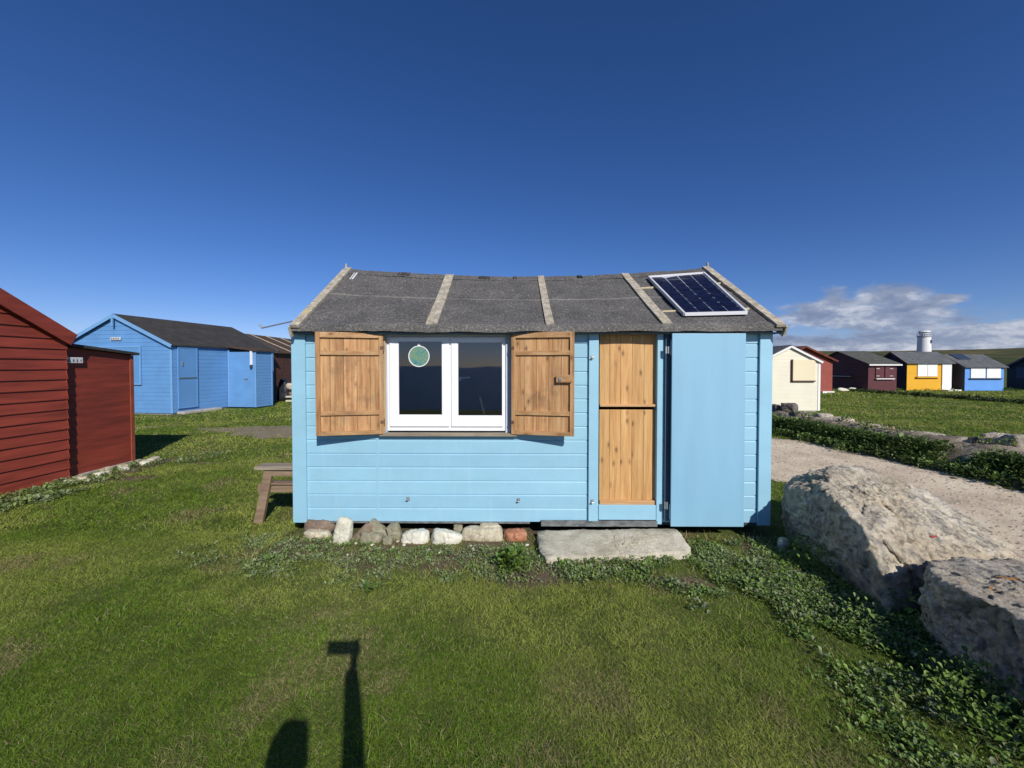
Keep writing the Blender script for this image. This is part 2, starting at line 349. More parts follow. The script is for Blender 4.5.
ys = [-3000,-1500,-600,-250,-120,-80,-60,-52,-48,-44,-40,-36,-32,-29,-26,-20,-17,-14,-12,-10,-8,-6,-3,-1]+dense(0,9,0.12)+dense(9,34,1.0)+[36,45,60,90,150,300,700,1500,3000]
go, gv = grid_mesh('ground', xs, ys, gh, gmat()); tag(go, kind='structure')
sa = go.data.attributes.new('soil', 'FLOAT', 'POINT'); sa.data.foreach_set('value', soil_mask(gv[:,0], gv[:,1]).astype(np.float32))

def road():
    m, nt, N, L, bs = nodes('gravel'); v = texco(N, L)
    a = ramp(N, [(0.3, (0.48,0.39,0.28,1)), (0.5, (0.69,0.585,0.44,1)), (0.7, (0.80,0.71,0.56,1))]); L.new(nz(N, L, v, 1.1, 8, 0.65), a.inputs[0])
    vo = N.new('ShaderNodeTexVoronoi'); vo.inputs['Scale'].default_value = 38; L.new(v, vo.inputs['Vector'])
    fr = ramp(N, [(0.1, (0.66,)*3+(1,)), (0.6, (0.34,)*3+(1,))]); L.new(vo.outputs['Distance'], fr.inputs[0])
    f = nz(N, L, v, 60, 5, 0.8); f2 = ramp(N, [(0.3, (0.3,)*3+(1,)), (0.7, (0.7,)*3+(1,))]); L.new(f, f2.inputs[0])
    c = mix(N, L, 0.6, a.outputs[0], fr.outputs[0], 'OVERLAY'); c = mix(N, L, 0.7, c, f2.outputs[0], 'OVERLAY')
    # the far left stretch is darker, worn ground between the huts
    sp = N.new('ShaderNodeSeparateXYZ'); L.new(v, sp.inputs[0])
    mr = N.new('ShaderNodeMapRange'); mr.inputs[1].default_value = -1; mr.inputs[2].default_value = 3; mr.inputs[3].default_value = 1; mr.inputs[4].default_value = 0; L.new(sp.outputs[0], mr.inputs[0])
    c = mix(N, L, mr.outputs[0], c, mix(N, L, nz(N, L, v, 2.5, 7), (0.15,0.12,0.08,1), (0.32,0.265,0.195,1)))
    L.new(c, bs.inputs['Base Color']); bs.inputs['Roughness'].default_value = 0.95; bs.inputs['Specular IOR Level'].default_value = 0.15
    bump(N, L, bs, f, 0.6, 0.02)
    X, Y = np.meshgrid(np.arange(-16, 8.2, 0.1), np.arange(-7, 14, 0.1)); nx, ny = X.shape[1], X.shape[0]
    d = track_dist(X, Y)+(vn(X, Y, 1.7, 4, 5)-0.5)*0.7; ins = d < 0
    cell = ins[:-1,:-1]&ins[1:,:-1]&ins[:-1,1:]&ins[1:,1:]
    yy, xx = np.nonzero(cell); i = yy*nx+xx; f_ = np.stack([i,i+1,i+1+nx,i+nx], 1)
    used, inv = np.unique(f_.ravel(), return_inverse=True)
    v_ = np.stack([X.ravel()[used], Y.ravel()[used], np.full(len(used), 0.004)], 1)
    me = bpy.data.meshes.new('gravel_track'); me.from_pydata(v_.tolist(), [], inv.reshape(-1,4).tolist()); me.materials.append(m)
    o = bpy.data.objects.new('gravel_track', me); C.objects.link(o); tag(o, kind='structure')
road()
m, nt, N, L, bs = nodes('sea_water'); bs.inputs['Base Color'].default_value = (0.012,0.035,0.06,1); bs.inputs['Roughness'].default_value = 0.25
bump(N, L, bs, nz(N, L, texco(N, L, (0.3,1,1)), 0.6, 6, 0.6), 0.5, 0.5); M['sea'] = m
sea, _ = grid_mesh('sea', [-3000,-500,0,500,3000], [-3000,-800,-200,-60,-12], lambda X, Y: X*0-5.5, m); tag(sea, kind='structure')

def hillmat():
    m, nt, N, L, bs = nodes('heath'); v = texco(N, L, (1,1,3))
    a = ramp(N, [(0.35, (0.035,0.045,0.018,1)), (0.5, (0.075,0.078,0.035,1)), (0.62, (0.14,0.105,0.055,1))]); L.new(nz(N, L, v, 0.03, 10, 0.65), a.inputs[0])
    b = nz(N, L, v, 0.35, 6, 0.7); c = mix(N, L, 0.7, a.outputs[0], b, 'OVERLAY')
    L.new(c, bs.inputs['Base Color']); bs.inputs['Roughness'].default_value = 1; bs.inputs['Specular IOR Level'].default_value = 0.05
    return m
def hh(X, Y):
    t = np.clip((Y-110)/240, 0, 1); t = t*t*(3-2*t)
    az = X/np.maximum(Y, 1)
    z = t*(14.0+4.0*np.clip((az-0.85)/0.5, 0, 1))*(Y/330)**0.6
    z = z+3.2*np.exp(-((X-176)/11)**2-((Y-205)/30)**2)+5.2*np.exp(-((X-176)/30)**2-((Y-205)/40)**2)*0
    return z+(vn(X, Y, 0.02, 4, 8)-0.5)*3.0*t-0.4
ho, _ = grid_mesh('hills', list(np.arange(-700, 900, 8.0)), list(np.arange(112, 480, 8.0)), hh, hillmat()); tag(ho, kind='structure')

# ---------------------------------------------------------------- board cladding
def clap(mb, P, f0, f1, z0, z1, pitch, depth=0.012, cham=0.018, taper=False):
    n = int(math.ceil((z1-z0)/pitch-1e-6))
    for k in range(n):
        a = z0+k*pitch; b = min(a+pitch, z1); c = a+(b-a)*0.02 if taper else max(a+0.002, b-cham)
        U = lambda f, z: f(z) if callable(f) else f
        if U(f1, a)-U(f0, a) < 0.01: continue
        lb = lambda z: (U(f0, z), max(U(f1, z), U(f0, z)+0.001))
        (a0,a1),(c0,c1),(b0,b1) = lb(a), lb(c), lb(b)
        mb.poly([P(a0,a,-depth), P(a1,a,-depth), P(a1,a,0), P(a0,a,0)])
        mb.poly([P(a0,a,0), P(a1,a,0), P(c1,c,0), P(c0,c,0)])
        mb.poly([P(c0,c,0), P(c1,c,0), P(b1,b,-depth), P(b0,b,-depth)])

# ---------------------------------------------------------------- the main hut
YD = 4.09; YAW = R(-0.6)
hut = thing('beach_hut', 'pale sky-blue wooden beach hut with grey felt roof, brown shutters and a pine door', 'beach hut', (0, YD, 0), YAW)
Minv = (Matrix.Translation((0, YD, 0)) @ Matrix.Rotation(YAW, 4, 'Z')).inverted()
def fac(px, py, off=0.0):
    """point where the sight line meets the hut's own plane y=off, in hut coordinates"""
    o = Minv @ Vector((0,0,HC)); d = Minv.to_3x3() @ ray(px, py); return o + d*((off-o.y)/d.y)
xl = fac(294, 430).x+0.03; xr = fac(770.5, 430).x-0.03; zb = 0.147; zt = 2.17; DEP = 2.95
def X_(px, off=0): return fac(px, 430, off).x
def Z_(py, off=0, px=512): return fac(px, py, off).z
PF = lambda u, z, o: (u, -o, z)
win = (X_(385.5), X_(511), Z_(434), Z_(334)); door = (X_(598.5), X_(657), zb, zt-0.02)
wl = MB(); p0 = 0.141; M['cladding'] = paint('cladding', SKYBLUE, 0.5, 0.05, 2.2, 0.18, (0.16,0.25,0.28,1), (1,1,2.2)); boards(M['cladding'], p0, zb, 0.06)
wx0, wx1, wz0, wz1 = win
for a, b, c, d in ((xl, wx0, zb, zt), (wx1, door[0], zb, zt)): clap(wl, PF, a, b, c, d, p0)
# below and above the window keep the same board courses
kz = zb+int((wz0-zb)/p0)*p0
clap(wl, PF, wx0, wx1, zb, wz0, p0); 
clap(wl, PF, door[1], xr, zb, zt, p0)
wl.poly([(wx0,-0.001,wz1),(wx1,-0.001,wz1),(wx1,-0.001,zt),(wx0,-0.001,zt)])
ridge_y = 1.45
zr = fac(345, 269, ridge_y).z
g = lambda z: 0.0 if z < zt else (z-zt)*(ridge_y/(zr-0.06-zt))
g1 = lambda z: DEP if z < zt else DEP-(z-zt)*((DEP-ridge_y)/(zr-0.06-zt))
clap(wl, lambda u, z, o: (xl-o, u, z), g, g1, zb, zr-0.06, p0); clap(wl, lambda u, z, o: (xr+o, u, z), g, g1, zb, zr-0.06, p0)
clap(wl, lambda u, z, o: (u, DEP+o, z), xl, xr, zb, zt, p0)
# window reveals
for q in (((wx0,0,wz0),(wx0,0.14,wz0),(wx0,0.14,wz1),(wx0,0,wz1)), ((wx1,0,wz0),(wx1,0.14,wz0),(wx1,0.14,wz1),(wx1,0,wz1)),
          ((wx0,0,wz1),(wx1,0,wz1),(wx1,0.14,wz1),(wx0,0.14,wz1)), ((wx0,0,wz0),(wx1,0,wz0),(wx1,0.14,wz0),(wx0,0.14,wz0)),
          ((door[0],0,zb),(door[0],0.12,zb),(door[0],0.12,zt),(door[0],0,zt)), ((door[1],0,zb),(door[1],0.12,zb),(door[1],0.12,zt),(door[1],0,zt))):
    wl.poly(q)
wall = wl.build('wall', M['cladding'], hut)
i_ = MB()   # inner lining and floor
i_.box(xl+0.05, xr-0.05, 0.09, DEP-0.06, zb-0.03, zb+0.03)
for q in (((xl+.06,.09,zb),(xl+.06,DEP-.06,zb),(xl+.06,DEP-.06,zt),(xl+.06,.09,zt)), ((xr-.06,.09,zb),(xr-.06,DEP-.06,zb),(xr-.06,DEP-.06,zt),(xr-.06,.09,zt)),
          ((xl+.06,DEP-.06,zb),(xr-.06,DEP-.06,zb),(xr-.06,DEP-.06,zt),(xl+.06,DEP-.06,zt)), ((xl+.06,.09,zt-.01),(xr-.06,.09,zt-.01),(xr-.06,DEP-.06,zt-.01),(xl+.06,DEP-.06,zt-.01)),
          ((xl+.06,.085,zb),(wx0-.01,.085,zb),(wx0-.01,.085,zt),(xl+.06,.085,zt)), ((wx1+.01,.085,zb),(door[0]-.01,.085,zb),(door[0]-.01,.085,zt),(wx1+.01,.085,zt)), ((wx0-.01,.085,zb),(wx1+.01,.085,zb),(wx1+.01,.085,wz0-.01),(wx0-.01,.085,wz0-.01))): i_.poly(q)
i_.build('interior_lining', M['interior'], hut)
b = MB(); b.box(xl+0.02, X_(530), -0.004, 0.06, zb-0.022, zb-0.001); each(b, 'sill_beam', M['skirt'], hut, 0.003); b = MB(); b.box(X_(560), xr-0.1, 0.0, 0.06, zb-0.03, zb-0.001)
b.box(xl+0.05, xr-0.05, 0.45, 0.55, 0.02, zb-0.03); b.box(xl+0.05, xr-0.05, DEP-0.2, DEP-0.1, 0.0, zb-0.03)
each(b, 'floor_joist', M['dark_timber'], hut, 0.003)
b = MB(); b.box(X_(541), X_(657), -0.035, -0.006, Z_(525), Z_(519.5)); b.build('threshold_skirt', M['skirt'], hut, 0.003)
for a, c, y1, zz in ((X_(293.5), X_(307), 0.03, zb-0.01), (X_(757.5), X_(770), 0.03, zb-0.02)):
    b = MB(); b.box(a, c, -0.028, -0.003, zz, zt); b.build('corner_board', M['hut_blue'], hut, 0.003)
b = MB(); b.box(xl-0.028, xl-0.014, -0.02, 0.09, zb, zt); b.box(xr+0.014, xr+0.028, -0.02, 0.09, zb, zt); each(b, 'corner_trim', M['hut_blue'], hut, 0.003)
b = MB(); b.box(X_(376.3), X_(378.6), -0.0035, -0.001, zb+0.005, Z_(436)); b.build('board_joint', M['hut_blue'], hut)
# window
fy = 0.035
def frame(mb, x0, x1, z0, z1, w, y0, y1, wb=None):
    wb = wb or w
    mb.box(x0, x0+w, y0, y1, z0, z1); mb.box(x1-w, x1, y0, y1, z0, z1); mb.box(x0+w, x1-w, y0, y1, z0, z0+wb); mb.box(x0+w, x1-w, y0, y1, z1-w, z1)
fx0, fx1, fz0, fz1 = X_(387.5, fy), X_(505.5, fy), Z_(431, fy), Z_(336.8, fy)
w_ = MB(); frame(w_, fx0, fx1, fz0, fz1, 0.032, fy, fy+0.06, 0.045)
mxm = X_(450.5, fy); w_.box(mxm-0.022, mxm+0.022, fy+0.001, fy+0.06, fz0+0.045, fz1-0.032)
wf = w_.build('window', M['upvc'], hut, 0.004)
for k, (a, c, p) in enumerate(((fx0+0.030, mxm-0.008, (399,442,341.5,414.8)), (mxm+0.012, fx1-0.026, (458.3,502,342.5,415.5)))):
    y0 = fy-0.018
    gx0, gx1, gz0, gz1 = X_(p[0], y0), X_(p[1], y0), Z_(p[3], y0), Z_(p[2], y0)
    s = MB(); za, zb_ = fz0+0.047, fz1-0.010
    s.box(a, gx0, y0, fy+0.03, za, zb_); s.box(gx1, c, y0, fy+0.03, za, zb_); s.box(gx0, gx1, y0, fy+0.03, za, gz0); s.box(gx0, gx1, y0, fy+0.03, gz1, zb_)
    sash = s.build('sash', M['upvc'], wf, 0.003)
    s = MB(); s.poly([(gx0-.002,y0+.012,gz0-.002),(gx1+.002,y0+.012,gz0-.002),(gx1+.002,y0+.012,gz1+.002),(gx0-.002,y0+.012,gz1+.002)]); s.build('glass_pane', M['glass'], wf)
    if k == 1:
        h = MB(); hx = X_(459.5, y0+.05); hz = Z_(378, y0+.05)
        h.box(hx, hx+0.02, y0+0.03, y0+0.05, hz-0.03, hz+0.012); h.beam((hx+0.01,y0+0.055,hz), (hx+0.115,y0+0.06,hz+0.006), 0.014, 0.016); h.build('handle', M['white_metal'], wf, 0.003)
s = MB(); s.box(wx0+.003, wx1-.003, 0.006, 0.05, fz1+0.001, wz1+.03); s.build('window_head', M['lead_band'], hut)
for a_, c_ in ((wx0+.002, fx0-.001), (fx1+.001, wx1-.002)):
    s = MB(); s.box(a_, c_, 0.02, 0.09, wz0+.002, fz1); s.build('window_jamb', M['lead_band'], hut)
s = MB(); s.box(X_(380,-.03), X_(517,-.03), -0.06, 0.03, wz0-0.016, wz0+0.012); s.build('window_sill', M['grey_wood_x'], hut, 0.004)
s = MB(); s.cyl((fx0-0.012, -0.004, fz1-0.02), (fx0-0.012, -0.004, fz0), 0.008, n=8); s.build('window_bead', M['pine'], hut)
# sun-catcher disc stuck on the inside of the glass
def disc():
    m, nt, N, L, bs = nodes('painted_glass'); v = texco(N, L, kind='Object')
    r = ramp(N, [(0.3,(0.03,0.12,0.12,1)),(0.45,(0.09,0.25,0.25,1)),(0.55,(0.20,0.28,0.11,1)),(0.7,(0.05,0.16,0.32,1))]); L.new(nz(N, L, v, 28, 5, 0.7, 1.0), r.inputs[0])
    L.new(r.outputs[0], bs.inputs['Base Color']); bs.inputs['Roughness'].default_value = 0.2
    yy = fy-0.010; c = fac(419, 356.3, yy); r0 = 10.2/F*4.1
    d = thing('suncatcher', 'round green and blue glass disc with white rim hanging in the left window pane', 'ornament', (0,0,0))
    loc = (Minv.inverted() @ c); d.location = loc; d.rotation_euler = (0,0,YAW)
    a = MB(); a.cyl((0,0,0),(0,0.003,0), r0-0.006, n=40); a.build('painted_disc', m, d)
    a = MB(); n = 40
    for i in range(n):
        t0, t1 = 2*math.pi*i/n, 2*math.pi*(i+1)/n
        a.beam((r0*math.cos(t0),0,r0*math.sin(t0)), (r0*math.cos(t1),0,r0*math.sin(t1)), 0.009, 0.009, (0,1,0))
    a.build('rim', M['white_metal'], d)
    a = MB(); a.cyl((0,-0.001,r0+0.012),(0,0.006,r0+0.012),0.014,n=16); a.build('suction_cup', M['white_metal'], d)
disc()
bs_ = MB(); p = Minv.inverted() @ fac(480, 397, 0.16); q = Minv.inverted() @ fac(488, 428, 0.16)
bs_.beam(tuple(p), tuple(q), 0.035, 0.02)
bs_.beam(tuple(q), tuple(q+(q-p).normalized()*0.55), 0.035, 0.02)
tag(bs_.build('broom_handle', paint('stick_wood', (0.75,0.52,0.28,1), 0.6), None), 'pale wooden stick leaning inside behind the right window pane', 'stick')

# shutters: hinged at the window side, standing a little open
def shutter(px_in, px_out, sign, label, latch):
    x_in = X_(px_in, -0.02); W = abs(X_(px_out, -0.15)-x_in)*1.0; zz0, zz1 = Z_(434.5, -0.08), Z_(332.5, -0.08)
    sh = thing('shutter', None, None); sh.parent = hut
    ang = math.asin(0.125/W)
    sh.location = (x_in, -0.03, 0); sh.rotation_euler = (0,0, -ang if sign > 0 else math.pi+ang)
    bpy.data.objects.remove(sh)
    ca, sa_ = math.cos(ang), math.sin(ang)
    Rm = Matrix(((sign*ca, sa_*sign*0, 0), (0,0,0), (0,0,0)))
    # local frame: u along the leaf away from the hinge, t = thickness towards the viewer
    ex = Vector((sign*ca, -sa_, 0)); et = Vector((-sign*sa_*1.0, -ca, 0)); et = Vector((-sa_*sign, -ca, 0)); ez = Vector((0,0,1)); o = Vector((x_in, -0.03, 0))
    def conv(mb):
        mb.v = [tuple(o+ex*v[0]+et*v[1]+ez*v[2]) for v in mb.v]; return mb
    H0, H1 = zz0, zz1
    a = MB(); nb = 5; bw = (W-0.012)/nb
    for k in range(nb): a.box(0.006+k*bw+0.0015, 0.006+(k+1)*bw-0.0015, 0.0, 0.016, H0+0.004, H1-0.004)
    leaf = conv(a).build('shutter', M['shutter_wood'], hut, 0.0015); leaf['label'] = label
    a = MB(); fw = 0.042
    a.box(0, fw, 0.0165, 0.040, H0, H1); a.box(W-fw, W, 0.0165, 0.040, H0, H1); each(conv(a), 'shutter_stile', M['shutter_wood'], leaf, 0.002)
    a = MB(); a.box(fw+.001, W-fw-.001, 0.0165, 0.039, H1-0.055, H1); a.box(fw+.001, W-fw-.001, 0.0165, 0.039, H0, H0+0.04)
    for t in (0.80, 0.215): a.box(fw+.001, W-fw-.001, 0.0165, 0.036, H0+(H1-H0)*t-0.022, H0+(H1-H0)*t+0.022)
    each(conv(a), 'shutter_rail', M['shutter_rail'], leaf, 0.002)
    if latch:
        a = MB(); a.box(W-0.175, W-fw+0.02, 0.0405, 0.055, H0+(H1-H0)*0.515, H0+(H1-H0)*0.515+0.075); lt = conv(a).build('latch_block', M['shutter_rail'], leaf, 0.003)
        a = MB(); a.box(W-0.15, W-0.12, 0.0555, 0.064, H0+(H1-H0)*0.53, H0+(H1-H0)*0.53+0.03); conv(a).build('bolt', M['metal'], leaf, 0.002)
    a = MB()
    for t in (0.9, 0.75, 0.6, 0.3): a.beam((-0.01+ (W if not latch else 0), 0.0, 0),(0.0,0,0),0.001,0.001) if False else None
    for t in (0.12, 0.85):
        a = MB(); a.cyl((0.0,0.008,H0+(H1-H0)*t-0.03),(0.0,0.008,H0+(H1-H0)*t+0.03),0.009,n=10); a.box(0.0,0.03,0.0405,0.044,H0+(H1-H0)*t-0.015,H0+(H1-H0)*t+0.015)
        conv(a).build('hinge', M['rust'], leaf)
shutter(384.5, 316, -1, 'left shutter of knotty brown boards with no latch block', False)
shutter(512, 575.5, 1, 'right shutter of knotty brown boards with a latch block on its outer edge', True)

# door frame, stable door, cover door folded back
yf = -0.03
for a, c in ((X_(588.8,yf), X_(598.5,yf)), (X_(657,yf), X_(662.5,yf))):
    b = MB(); b.box(a, c, yf, 0.12, zb-0.01, zt-0.01); b.build('door_post', M['hut_blue'], hut, 0.003)
b = MB(); b.box(X_(599,yf), X_(656.6,yf), yf, 0.02, Z_(519.5,yf), Z_(505,yf)); b.build('door_rail', M['hut_blue'], hut, 0.003)
dy = 0.03; dx0, dx1 = X_(599.3,dy), X_(655.5,dy)
def leafdoor(z0, z1, name, label, ledge):
    a = MB(); nb = 5; ws = [0.1,0.105,0.11,0.115,0.115]; t = sum(ws); x = dx0
    for w in ws:
        w = w/t*(dx1-dx0); a.box(x+0.0012, x+w-0.0012, dy, dy+0.025, z0, z1); x += w
    d = a.build(name, M['pine'], hut, 0.0015); d['label'] = label
    a = MB(); a.box(dx0, dx1+0.004, dy-0.035, dy-0.001, z0-0.004, z0+ledge); a.build('weather_bar', M['pine_x'], d, 0.005)
    return d
M['pine_x'] = wood('pine_x', [(0.46,0.23,0.09,1),(0.60,0.34,0.15,1),(0.70,0.44,0.22,1)], along='x', knots=False)
leafdoor(Z_(406,dy), Z_(334,dy)+0.1, 'upper_door', 'upper half of the pine stable door', 0.022)
leafdoor(Z_(503.5,dy), Z_(409.5,dy), 'lower_door', 'lower half of the pine stable door', 0.045)
yc = -0.115
b = MB(); cx0, cx1 = X_(671.5,yc), X_(745,yc); b.box(cx0, cx1, yc, yc+0.022, Z_(526,yc), Z_(333.5,yc))
cd = b.build('cover_door', M['panel_blue'], hut, 0.004); cd['label'] = 'flat pale blue cover door folded back to the right of the doorway'
b = MB(); b.box(cx0+0.002, cx1-0.03, yc+0.023, yc+0.05, Z_(520,yc), Z_(505,yc)); b.box(cx0+0.002, cx1-0.03, yc+0.023, yc+0.05, Z_(355,yc), Z_(340,yc)); each(b, 'door_brace', M['hut_blue'], cd)
b = MB(); b.box(X_(664.2,-0.02), cx0+0.03, -0.045, -0.014, Z_(523,yc), zt-0.02); b.build('door_gap_shade', M['gap_shade'], hut)  # dark strip filling the gap by the cover door; its shade painted in
for py in (350, 505):
    b = MB(); x = X_(667.5,-0.1); z = Z_(py,-0.1); b.cyl((x,-0.1,z-0.035),(x,-0.1,z+0.035),0.009,n=10); b.box(x-0.022,x+0.0,-0.095,-0.0905,z-0.035,z+0.035); b.build('hinge', M['metal'], cd)
for px, py, k in ((592,357,0),(592.5,501,1),(407,500,2),(518.5,501,2)):
    b = MB(); x = X_(px,-0.03); z = Z_(py,-0.03)
    yb = yf if k < 2 else 0
    b.box(x-0.016, x+0.016, yb-0.005, yb-0.0005, z-0.02, z+0.02); b.cyl((x,yb-0.005,z),(x,yb-0.032,z),0.007,n=8); b.cyl((x-.012,yb-0.034,z-.004),(x+.012,yb-0.034,z-.004),0.006,n=8)
    b.build('turn_button', M['metal'], hut)
# roof, sagging a little in the middle
ey = -0.13
zE = Z_(326, ey); eL, eR = X_(293, ey), X_(782, ey); rL, rR = fac(345, 270, ridge_y).x, fac(709, 272, ridge_y).x
def roof_pt(u, v, back=False, lift=0.0):
    """u along the roof 0..1, v 0 eave .. 1 ridge"""
    sag = 0.12*max(0.0, math.sin(math.pi*min(1, max(0, u))))**0.8
    xe, xr_ = eL+(eR-eL)*u, rL+(rR-rL)*u
    zr_ = zr-sag; ze = zE-0.012*math.sin(math.pi*u)
    y = ey+(ridge_y-ey)*v
    x = xe+(xr_-xe)*v; z = ze+(zr_-ze)*v-0.02*math.sin(math.pi*v)*math.sin(math.pi*u)+lift
    if back: y = 2*ridge_y-y
    z += 0.010*noise.noise(Vector((x*3, y*3, 4 if back else 0)))+0.005*noise.noise(Vector((x*11, y*5, 7)))
    return Vector((x, y, z))
rf = MB(); nu, nv = 110, 18
for back in (False, True):
    n0 = len(rf.v)
    for j in range(nv+1):
        for i in range(nu+1): rf.v.append(tuple(roof_pt(i/nu, j/nv, back)))
    for j in range(nv):
        for i in range(nu): a = n0+j*(nu+1)+i; rf.f.append((a,a+1,a+2+nu,a+1+nu))
    n1 = len(rf.v)
    for j in range(nv+1):
        for i in range(nu+1): p = roof_pt(i/nu, j/nv, back, -0.03); rf.v.append(tuple(p))
    for j in range(nv):
        for i in range(nu): a = n1+j*(nu+1)+i; rf.f.append((a,a+1+nu,a+2+nu,a+1))
roof = rf.build('roof', M['felt'], hut, recalc=False)
# felt folded over the eave
lp = MB()
for i in range(nu):
    a, c = roof_pt(i/nu, 0), roof_pt((i+1)/nu, 0); a2, c2 = roof_pt(i/nu, 0.05), roof_pt((i+1)/nu, 0.05)
    w = lambda u: 0.046+0.012*noise.noise(Vector((u*9, 3, 1)))
    L0 = Vector((0,-0.006,0)); up = Vector((0,-0.002,0.006))
    d0, d1 = Vector((0,-0.008,-w(i/nu))), Vector((0,-0.008,-w((i+1)/nu)))
    lp.poly([a2+up*0.7, c2+up*0.7, c+up+L0, a+up+L0]); lp.poly([a+up+L0, c+up+L0, c+d1, a+d0]); lp.poly([a+d0, c+d1, c+d1+Vector((0,0.02,0)), a+d0+Vector((0,0.02,0))])
lp.build('eave_felt', M['felt_lip'], roof)
sm = MB()   # horizontal felt lap
for i in range(nu):
    a, c = roof_pt(i/nu, 0.485), roof_pt((i+1)/nu, 0.485); a2, c2 = roof_pt(i/nu, 0.50), roof_pt((i+1)/nu, 0.50); k = Vector((0,-0.002,0.005))
    sm.poly([a+k, c+k, c2+k, a2+k]); sm.poly([a, c, c+k, a+k])
sm.build('felt_lap', M['felt_seam'], roof)
rd = MB()
for i in range(nu):
    a, c = roof_pt(i/nu, 1), roof_pt((i+1)/nu, 1)
    for s_ in (-1, 1):
        k0 = Vector((0, s_*0.14, -0.075+0.004*noise.noise(Vector((i*0.7,s_,0))))); t = Vector((0,0,0.012))
        rd.poly([a+t, c+t, c+k0, a+k0])
rd.build('ridge_felt', M['felt'], roof)
def rbatten(u0, u1, v0, v1, w, th, mat=M['batten'], name='batten', seg=8):
    b = MB()
    for j in range(seg):
        t0, t1 = j/seg, (j+1)/seg
        p = roof_pt(u0+(u1-u0)*t0, v0+(v1-v0)*t0, lift=th/2+0.002); q = roof_pt(u0+(u1-u0)*t1, v0+(v1-v0)*t1, lift=th/2+0.002)
        b.beam(tuple(p), tuple(q+(q-p)*0.0), w, th)
    return b.build(name, mat, roof, 0.002)
# u of each batten from its photographed ends
def uat(px, v):
    lo, hi = 0, 1
    for _ in range(40):
        mid = (lo+hi)/2; p = Minv.inverted() @ roof_pt(mid, v); x = 512+F*p.x/p.y
        if x < px: lo = mid
        else: hi = mid
    return lo
for pe, pr, w in ((431.5,450,0.115),(550,540.5,0.085),(667,624,0.10)):
    rbatten(uat(pe, 0.03), uat(pr, 1.0), 0.03, 1.0, w, 0.022)
rbatten(0.008, 0.010, -0.02, 1.0, 0.085, 0.03, name='verge_board'); rbatten(0.992, 0.990, -0.02, 1.0, 0.09, 0.03, name='verge_board')
for u, s in ((0.0,-1),(1.0,1)):     # barge boards under the verge, front and back slopes
    b = MB()
    for back in (False, True):
        p, q = roof_pt(u, -0.01, back, -0.05), roof_pt(u, 1, back, -0.05); p.x -= 0.0*s; q.x += 0
        b.beam(tuple(p+Vector((s*0.012,0,0))), tuple(q+Vector((s*0.012,0,0))), 0.022, 0.11)
    b.build('barge_board', M['batten'], roof, 0.002)
for px_, w_, v_ in ((404, 0.16, 0.93), (421, 0.20, 0.90), (437, 0.12, 0.94), (484, 0.16, 0.93), (515, 0.05, 0.95), (580, 0.07, 0.95)):   # lifted scraps of felt near the ridge
    fl = MB(); n_ = 8
    for i in range(n_):
        q = []
        for ii, vv in ((i, 0), (i+1, 0), (i+1, 1), (i, 1)):
            uu = uat(px_, v_)+w_/5.0*(ii/n_-0.5); lft = 0.010+0.022*abs(math.sin(ii*1.3+px_))*(1-vv)
            q.append(roof_pt(uu, v_+0.075*vv+0.008*math.sin(ii*2.1+px_)*(1-vv), lift=lft))
        fl.poly(q); fl.poly([q[0], q[1], q[1]-Vector((0,0,0.02)), q[0]-Vector((0,0,0.02))])
    fl.build('felt_scrap', M['felt_lip'] if px_ % 2 else M['felt_dark'], roof)
b = MB()
for u in (0.004, 0.996):
    p = roof_pt(u, 1, lift=0.0); b.beam(tuple(p), tuple(p+Vector((0,0,0.075))), 0.022, 0.028, (0,1,0)); 
each(b, 'finial', M['batten'], roof, 0.002)
b = MB(); p0_ = roof_pt(uat(358,0.93), 0.93, lift=0.01); q0_ = roof_pt(uat(353,0.78), 0.78, lift=0.01); b.beam(tuple(p0_), tuple(q0_), 0.018, 0.006); b.beam(tuple(p0_+Vector((-.035,0,0))), tuple(q0_+Vector((-.03,0,0))), 0.010, 0.006); b.build('roof_patch', M['white_metal'], roof)
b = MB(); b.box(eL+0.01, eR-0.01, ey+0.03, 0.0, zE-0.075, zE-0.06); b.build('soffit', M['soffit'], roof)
p = fac(292, 321, 0.0); b = MB(); a_ = fac(291, 321.5, 0.5); c_ = fac(262, 328, 0.5); b.cyl(tuple(a_), tuple(c_), 0.008, n=8); b.cyl(tuple(fac(259.5,324.5,0.5)), tuple(c_), 0.010, n=8); b.cyl(tuple(a_), tuple(a_+Vector((0.12,0,0.0))), 0.009, n=8); b.build('side_rod', M['metal'], hut)

